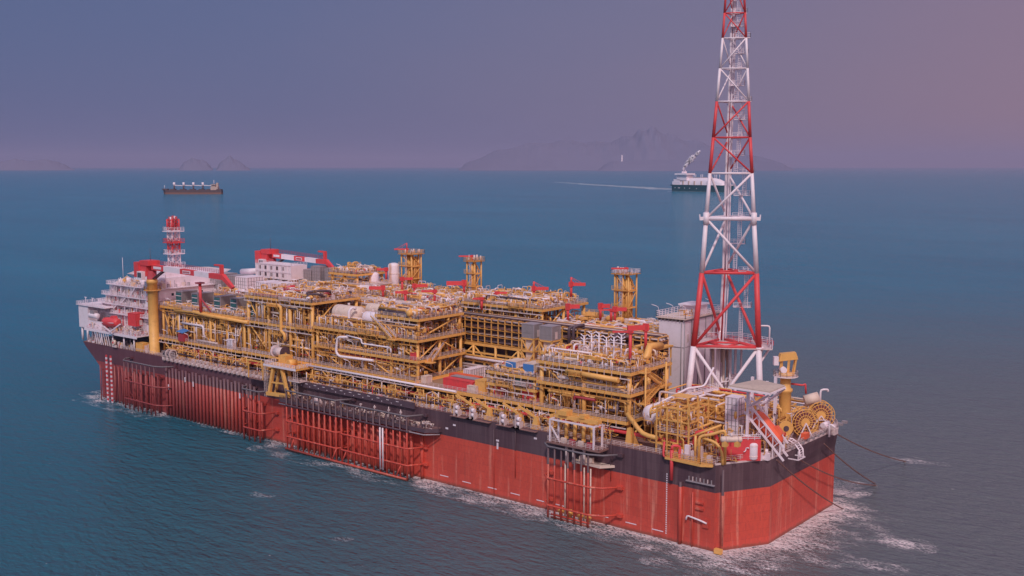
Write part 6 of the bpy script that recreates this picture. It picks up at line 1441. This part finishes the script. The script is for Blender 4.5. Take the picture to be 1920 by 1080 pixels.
    for i in range(60): build('pipe', MB().pipe(rand_path(-16, -1, 34, 62, 21.3, 26, rnd.randint(2, 4)), rnd.choice([.12, .18, .26]), 7), rgb_pick([(YEL, 40), (WHT, 16), (GAL, 20), (RED, 4), (CRM, 10)]), t)
    t2 = thing('deck_piping', 'white and yellow piping round the lifeboat station foot', 'piping', (0, 14, DZ))
    for i in range(60): build('pipe', MB().pipe(rand_path(-6, 6.4, 14, 30, 21.3, 25.5, rnd.randint(2, 4)), rnd.choice([.1, .15, .2]), 7), rgb_pick([(YEL, 30), (WHT, 26), (GAL, 24), (RED, 3), (CRM, 14)]), t2)
    for i in range(12): equip(t, rnd.uniform(-14, 5), rnd.uniform(33, 58), DZ + .02, 4, ['cab', 'pump', 'tree', 'vv'])
    for i in range(8): equip(t2, rnd.uniform(-4, 5), rnd.uniform(12, 28), DZ + .02, 3.5, ['cab', 'pump', 'tree'])
    # pale gangway climbing above the white vessel
    a, m, e = onY(1222, 776, 8), onY(1290, 742, 19), onY(1345, 728, 26)
    t = thing('gangway', 'pale railed gangway climbing from the white vessel to the flare tower', 'gangway', a)
    for p, q in ((a, m), (m, e)):
        build('walkway', MB().bar(p, q, 1.4, .35), WHT, t); sd2 = (q - p).cross(V((0, 0, 1))).normalized() * .7
        build('handrail', MB().rail([p + sd2, q + sd2], 1.3, 1.6, t=.11), WHT, t); build('handrail', MB().rail([p - sd2, q - sd2], 1.3, 1.6, t=.11), WHT, t)
    build('pipe', MB().pipe([a + V((0, 0, 1.8)), m + V((0, 0, 2.0)), m + V((3, 3, 2.4)), m + V((4, 6, 7))], .28, 8), WHT, t)
    # yellow escape stairs and upper pipes between corner module and tower
    t = thing('stair_tower', 'yellow zig zag escape stair on end of the corner module', 'stair', (-26.5, 14, DZ)); za = [27, 30.5, 34, 38.6]
    for i in range(3):
        y0, y1 = (10, 18) if i % 2 else (18, 10); build('flight', MB().stair((-26.4, y0, za[i]), (-26.4, y1, za[i + 1]), 1.2, 0, 1), [YEL, YELD], t)
        build('landing', MB().box(-27.4, y1 - 1.3, za[i + 1] - .3, -25.3, y1 + 1.3, za[i + 1]).rail([(-25.4, y1 - 1.2, za[i + 1]), (-25.4, y1 + 1.2, za[i + 1])], 1.2, 1), YEL, t)
    for y in (9, 19): build('post', MB().tube((-25.4, y, DZ), (-25.4, y, 40), .25, 8), YEL, t)
    t = thing('pump_house_roof', 'flat yellow shelter roof behind the corner module end', 'shelter', (-33, 32, 38)); q = onY(1215, 650, 29)
    build('roof', MB().box(q.x - 3.5, 26.5, 41.2, q.x + 4.5, 35, 41.6).hexa([(q.x - 3.2, 27, 41.62), (q.x + 4.2, 27, 41.62), (q.x + 4.2, 34.5, 41.62), (q.x - 3.2, 34.5, 41.62), (q.x - .2, 29, 42.6), (q.x + 1.2, 29, 42.6), (q.x + 1.2, 32, 42.6), (q.x - .2, 32, 42.6)]), YEL, t)
    for a_ in (q.x - 3, q.x + 4):
        for b_ in (27, 34.5): build('post', MB().bar((a_, b_, 33), (a_, b_, 41.2), .35), YEL, t)
    tag(build('yellow_pipe', MB().pipe([onY(1190, 690, 16), onY(1215, 668, 18), onY(1216, 650, 20), onY(1240, 648, 26)], .95, 12, bend=2), YEL, None, loc=(-34, 16, 38)), 'fat yellow pipe bending up over the corner module roof', 'pipe')
    tag(build('yellow_pipe', MB().pipe([onY(1143, 664, 14), onY(1152, 665, 14), onY(1166, 680, 11), onY(1176, 686, 9)], .9, 12, bend=1.6), YEL, None, loc=(-34, 12, 38)), 'short fat yellow pipe diving into the corner module roof', 'pipe')
    tag(build('yellow_pipe', MB().pipe([onY(1062, 696, 5.4), onY(1160, 713, 5.4)], .7, 12), YEL, None, loc=(-34, 5, 37)), 'fat straight yellow pipe under roof edge of the corner module', 'pipe')
    tag(build('yellow_pipe', MB().pipe([onY(328, 582, 5.6), onY(360, 584, 5.6), onY(392, 592, 5.6), onY(466, 605, 5.6)], .62, 12), YEL, None, loc=(-200, 5, 38)), 'long fat yellow pipe along roof edge in front of the louvred coolers', 'pipe')
    tag(build('yellow_pipe', MB().pipe([onY(504, 590, 5.6), onY(504, 570, 5.6), onY(527, 574, 5.6), onY(527, 622, 5.6), onY(534, 626, 5.6), onY(534, 640, 5.6)], .55, 12, bend=1.2), YEL, None, loc=(-170, 5, 30)), 'yellow pipe forming an upside down U on the high module', 'pipe')
    tag(build('white_pipe', MB().pipe([onY(652, 632, 5.2), onY(633, 632, 5.2), onY(630, 660, 5.2), onY(636, 668, 5.2), onY(700, 676, 5.2)], .4, 10, bend=1.0), WHT, None, loc=(-140, 5, 28)), 'bent white pipe shaped like a C on front of the middle module', 'pipe')
    tag(build('white_pipe', MB().pipe([onY(664, 612, 7), onY(655, 606, 7), onY(654, 584, 7), onY(661, 576, 8), onY(667, 580, 9)], .42, 10, bend=1.0), WHT, None, loc=(-140, 7, 40)), 'white hooked pipe standing before the lagged vessels', 'pipe')
    tag(build('white_pipe', MB().pipe([onY(650, 629, 5.3), onY(678, 636, 5.3), onY(678, 644, 5.3), onY(733, 652, 5.3), onY(733, 662, 5.3)], .26, 8), WHT, None, loc=(-130, 5, 33)), 'thin white stepped pipe across front of the middle module', 'pipe')
    for k, (p, q, lb) in enumerate(((onY(699, 592, 8), onY(738, 635, 4), 'yellow stair descending right in middle of the middle module'), (onY(838, 632, 22), onY(806, 678, 10), 'yellow stair climbing at notch side of the middle module'))):
        t = thing('stairway', lb, 'stair', q); build('flight', MB().stair(p, q, 1.6, 0, 1), [YEL, WHT], t); build('landing', MB().box(q.x - 1.5, q.y - 1.2, q.z - .4, q.x + 1.5, q.y + 1.2, q.z - .1), YEL, t)
    # lattice mast in the notch
    x = onY(833, 690, 22).x; t = thing('lattice_mast', 'square yellow lattice mast at notch beside the middle module', 'lattice mast', (x, 22, DZ)); b = MB()
    for sx in (-1, 1):
        for sy in (-1, 1): b.bar((x + sx, 22 + sy, 22), (x + sx, 22 + sy, 38), .22)
    for i in range(8):
        z = 22 + 2 * i
        b.bar((x - 1, 21, z), (x + 1, 21, z + 2), .14); b.bar((x + 1, 21, z), (x - 1, 21, z + 2), .14); b.bar((x + 1, 21, z), (x + 1, 23, z + 2), .14); b.bar((x + 1, 23, z), (x + 1, 21, z + 2), .14)
    build('lattice', b, YEL, t)
    # white walk-in manifold trees on corner module roof
    for k in range(12):
        px = 1095 + (k % 6) * 14; Y = 11 + (k // 6) * 5 + (k % 2) * 1.5; a = onY(px, 650 + (k % 3) * 3, Y)
        t = thing('manifold_tree', 'tall white Y topped manifold post on the corner module roof', 'manifold', (a.x, Y, 38.6), 'white manifold posts on the corner module')
        h_ = 6.2 + (k % 3) * .6; z = 38.6
        build('post', MB().tube((a.x, Y, z), (a.x, Y, z + h_), .2, 8), WHT, t); build('arms', MB().pipe([(a.x - 1.1, Y, z + h_ + .5), (a.x - .5, Y, z + h_), (a.x + .5, Y, z + h_), (a.x + 1.1, Y, z + h_ + .5)], .15, 6).tube((a.x - 1.4, Y - .2, z + h_ - 1.4), (a.x + 1.4, Y - .2, z + h_ - 1.4), .12, 6), WHT, t)
near_end()
# ================================================================ MOORING CHAINS
def chain(label, p, q, sag, under=None):
    p, q = V(p), V(q); n_ = 24; pts = []
    for i in range(n_ + 1): t_ = i / n_; a = p.lerp(q, t_); a.z -= sag * 4 * t_ * (1 - t_); pts.append(a)
    b = MB(); d = .17
    for i in range(n_):
        a, c = pts[i], pts[i + 1]; k = 3
        for j in range(k): u, w2 = a.lerp(c, j / k), a.lerp(c, (j + .82) / k); b.bar(u, w2, .34 if (i * k + j) % 2 else .2, .2 if (i * k + j) % 2 else .34)
    o = build('mooring_chain', b, CHN, None, loc=q); tag(o, label, 'mooring chain')
chain('uppermost mooring chain running from the far corner to the sea', onZ(1566, 812, 20), onZ(1701, 866, -.5), 1.0)
chain('steep mooring chain down from the flat end to the sea', onX(1545, 832, 9), onZ(1643, 908, -.5), .8)
chain('slack mooring chain crossing the flat end low down', onX(1500, 862, 9.4), onZ(1648, 910, -.5), 1.6)
chain('nearest mooring chain running down over the foam', onX(1456, 862, 9.2), onZ(1584, 956, -.5), 1.0)
# ================================================================ DISTANT SHIPS
def far_ships():
    D1 = M('far_ship_dark_hull', (.10, .06, .07), .6); D2 = M('far_ship_red_boot', (.22, .10, .08), .6); D3 = M('far_ship_green_hull', (.02, .07, .09), .5)
    DC = M('far_ship_buff', (.5, .36, .32), .6)
    def frame(a, c):
        p, q = onZ(a[0], a[1], 0), onZ(c[0], c[1], 0); ax = (q - p); Ln = ax.length; ax.normalize(); sd_ = V((-ax.y, ax.x, 0))
        if sd_.dot(F) < 0: sd_ = -sd_
        return p, ax, sd_, Ln
    # bulk carrier, bow left
    p, ax, sd_, Ln = frame((303, 364), (414, 364)); W = 28
    def P(u, v_, z): q = p + ax * u * Ln + sd_ * v_ * W; return V((q.x, q.y, z))
    def H(b, u0, u1, v0, v1, z0, z1, m=0): return b.hexa([P(u0, v0, z0), P(u1, v0, z0), P(u1, v1, z0), P(u0, v1, z0), P(u0, v0, z1), P(u1, v0, z1), P(u1, v1, z1), P(u0, v1, z1)], m)
    t = thing('bulk_carrier', 'dark bulk carrier with four deck cranes far out on the left', 'ship', P(.5, .5, 0))
    def shiphull(b, z0, z1, m, rb=.0, rs=.02):
        st = [(.02 - rb, .5, .5), (.06, .12, .88), (.13, 0, 1), (.9, 0, 1), (.985 + rs, .12, .88)]; n0 = len(b.v)
        for z in (z0, z1):
            for u, l_, r_ in st:
                uu = u - (.012 if z == z1 and u < .05 else 0); b.v.append(tuple(P(uu, l_, z)))
            for u, l_, r_ in reversed(st): b.v.append(tuple(P(u, r_, z)))
        k = len(st) * 2
        for j in range(k): b.face([n0 + j, n0 + (j + 1) % k, n0 + k + (j + 1) % k, n0 + k + j], m)
        b.face([n0 + k + j for j in range(k)], m)
    b = MB(); shiphull(b, -2, 5.5, 1); shiphull(b, 5.5, 13.5, 0, .005); H(b, .0, .09, .2, .8, 13.5, 17.5); H(b, .92, 1.0, .1, .9, 13.5, 16)
    build('hull', b, [D1, D2], t)
    b = MB()
    for u in (.13, .30, .46, .62, .75): H(b, u, u + .09, .2, .8, 13.5, 16.5)
    build('hatch_covers', b, D1, t)
    for u in (.195, .355, .52, .68):
        c = P(u, .5, 13.5); k = build('deck_crane', MB().tube(c, c + V((0, 0, 13)), 2.6, 10).tube(c + V((0, 0, 13)), c + V((0, 0, 25)), 3.6, 10, 1), [D1, WHT], t)
        build('crane_jib', MB().bar(c + V((0, 0, 15.5)), P(u + .155, .5, 26.5 - 13 + 14.5 - .6), 2.0), WHT, k)
    b = MB(); H(b, .825, .945, .1, .9, 13.5, 24); H(b, .84, .90, .15, .85, 24, 30); H(b, .83, .905, .0, 1, 30, 32); build('superstructure', b, DC, t)
    b = MB(); H(b, .91, .945, .35, .65, 24, 37); build('funnel', b, DC, t); c = P(.87, .5, 32); build('mast', MB().tube(c, c + V((0, 0, 14)), .9, 6), WHT, t); c = P(.03, .5, 17); build('mast', MB().tube(c, c + V((0, 0, 12)), .8, 6), WHT, t)
    # gas carrier, stern left
    p, ax, sd_, Ln = frame((1258, 358.5), (1366, 361)); W = 44
    t = thing('gas_carrier', 'green hulled gas carrier with white domed cargo cover behind the flare tower', 'ship', P(.5, .5, 0))
    b = MB(); st = [(.0, .1, .9, 0), (.03, 0, 1, 0), (.86, 0, 1, 0), (.96, .22, .78, 0), (1.0, .5, .5, .02)]; n0 = 0
    for z, e in ((-2, 0), (24, 1)):
        for u, l_, r_, k in st: b.v.append(tuple(P(u + k * e, l_, z)))
        for u, l_, r_, k in reversed(st): b.v.append(tuple(P(u + k * e, r_, z)))
    for j in range(10): b.face([j, (j + 1) % 10, 10 + (j + 1) % 10, 10 + j])
    b.face([10 + j for j in range(10)]); H(b, -.02, .04, .05, .95, 20, 24.4); H(b, .9, 1.0, .3, .7, 24, 27, 1); build('hull', b, [D3, WHT], t)
    b = MB(); n0 = 0; pr = [(.13, 25), (.15, 44), (.2, 48), (.58, 50), (.7, 49), (.78, 45), (.84, 39), (.88, 31), (.895, 24.5)]
    for v_ , kz in ((.08, 0), (.14, .55), (.24, .85), (.38, 1), (.62, 1), (.76, .85), (.86, .55), (.92, 0)):
        for u, z in pr: b.v.append(tuple(P(u, v_, 24.2 + (z - 24.2) * kz)))
    k = len(pr)
    for i in range(7):
        for j in range(k - 1): b.face([i * k + j, i * k + j + 1, (i + 1) * k + j + 1, (i + 1) * k + j], 0, True)
    build('cargo_cover', b, WHT, t)
    b = MB()
    for u in (.2, .3, .4, .52, .63): H(b, u, u + .012, .02, .99, 24.5, 38); H(b, u - .03, u + .03, .4, .6, 50, 51.5)
    build('cover_rib', b, DC, t)
    b = MB(); H(b, .01, .15, .08, .92, 24, 36); H(b, .03, .14, .1, .9, 36, 44); H(b, .09, .26, .1, .9, 40, 60); H(b, .07, .28, -.05, 1.05, 60, 66); H(b, .05, .09, .3, .7, 44, 56); build('superstructure', b, WHT, t)
    b = MB(); H(b, .14, .19, .35, .65, 66, 73); b.tube(P(.15, .5, 73), P(.15, .5, 80), 2, 8); b.tube(P(.18, .5, 73), P(.18, .5, 78), 1.2, 8); build('funnel', b, WHT, t)
    for u in (.34, .37, .46, .49, .6, .63, .7, .73, .78): c = P(u, .5, 46); build('mast', MB().tube(c, c + V((0, 0, 16)), 1.0, 6), WHT, t)
    b = MB()
    for u in (.07, .13, .15, .24, .33, .45): H(b, u, u + .01, -.01, 0, 12 - u * 4, 15 - u * 4)
    build('hull_marks', b, WHT, t)
    b = MB(); 
    for k in range(40):
        u = -.05 + k * .0265; w2 = rnd.uniform(3, 9); n0 = len(b.v); b.v += [tuple(P(u, -.02 - w2 / W, .25)), tuple(P(u + .028, -.02 - w2 / W, .25)), tuple(P(u + .028, .02, .25)), tuple(P(u, .02, .25))]; b.face([n0, n0 + 1, n0 + 2, n0 + 3])
    tag(build('bow_wash', b, FOAMM), 'thin white wash along waterline of the gas carrier', kind='stuff')
    # smoke
    SM = M('white_smoke', (.85, .76, .84), 1, .05, .01, dirt_amt=.1); nt_ = SM.node_tree; b_ = nt_.nodes['Principled BSDF']
    g_ = nt_.nodes.new('ShaderNodeNewGeometry'); nn = nt_.nodes.new('ShaderNodeTexNoise'); nn.inputs['Scale'].default_value = .12; nn.inputs['Detail'].default_value = 4
    mr_ = nt_.nodes.new('ShaderNodeMapRange'); mr_.inputs[1].default_value = .42; mr_.inputs[2].default_value = .6; mr_.inputs[3].default_value = .06; mr_.inputs[4].default_value = .8
    nt_.links.new(g_.outputs['Position'], nn.inputs['Vector']); nt_.links.new(nn.outputs['Fac'], mr_.inputs[0]); nt_.links.new(mr_.outputs[0], b_.inputs['Alpha'])
    b = MB(); c0 = P(.16, .5, 80); dist = (c0 - CAM).dot(F); sc = dist / FP
    for k in range(60):
        f = k / 59; x = (8 + 36 * f ** 1.1) * sc * .82; z = (34 * f ** .85) * sc * .95; r_ = (1.6 + 3.4 * math.sin(min(1, f * 1.7) * math.pi / 2) * (1 if f < .6 else max(.35, 1.9 - 1.6 * f))) * sc
        if .70 < f < .8: continue
        c = c0 + R * (x - 8 * sc) + V((0, 0, z)) + V((rnd.uniform(-1, 1), rnd.uniform(-1, 1), rnd.uniform(-1, 1))) * r_ * .3
        b.lathe([(r_ * math.sin(a * math.pi / 6) + .01, -r_ * math.cos(a * math.pi / 6)) for a in range(7)], c, (rnd.uniform(-.3, .3), .2, 1), 10)
    tag(build('smoke_plume', b, SM), 'white smoke plume drifting right from the gas carrier funnel', kind='stuff')
far_ships()
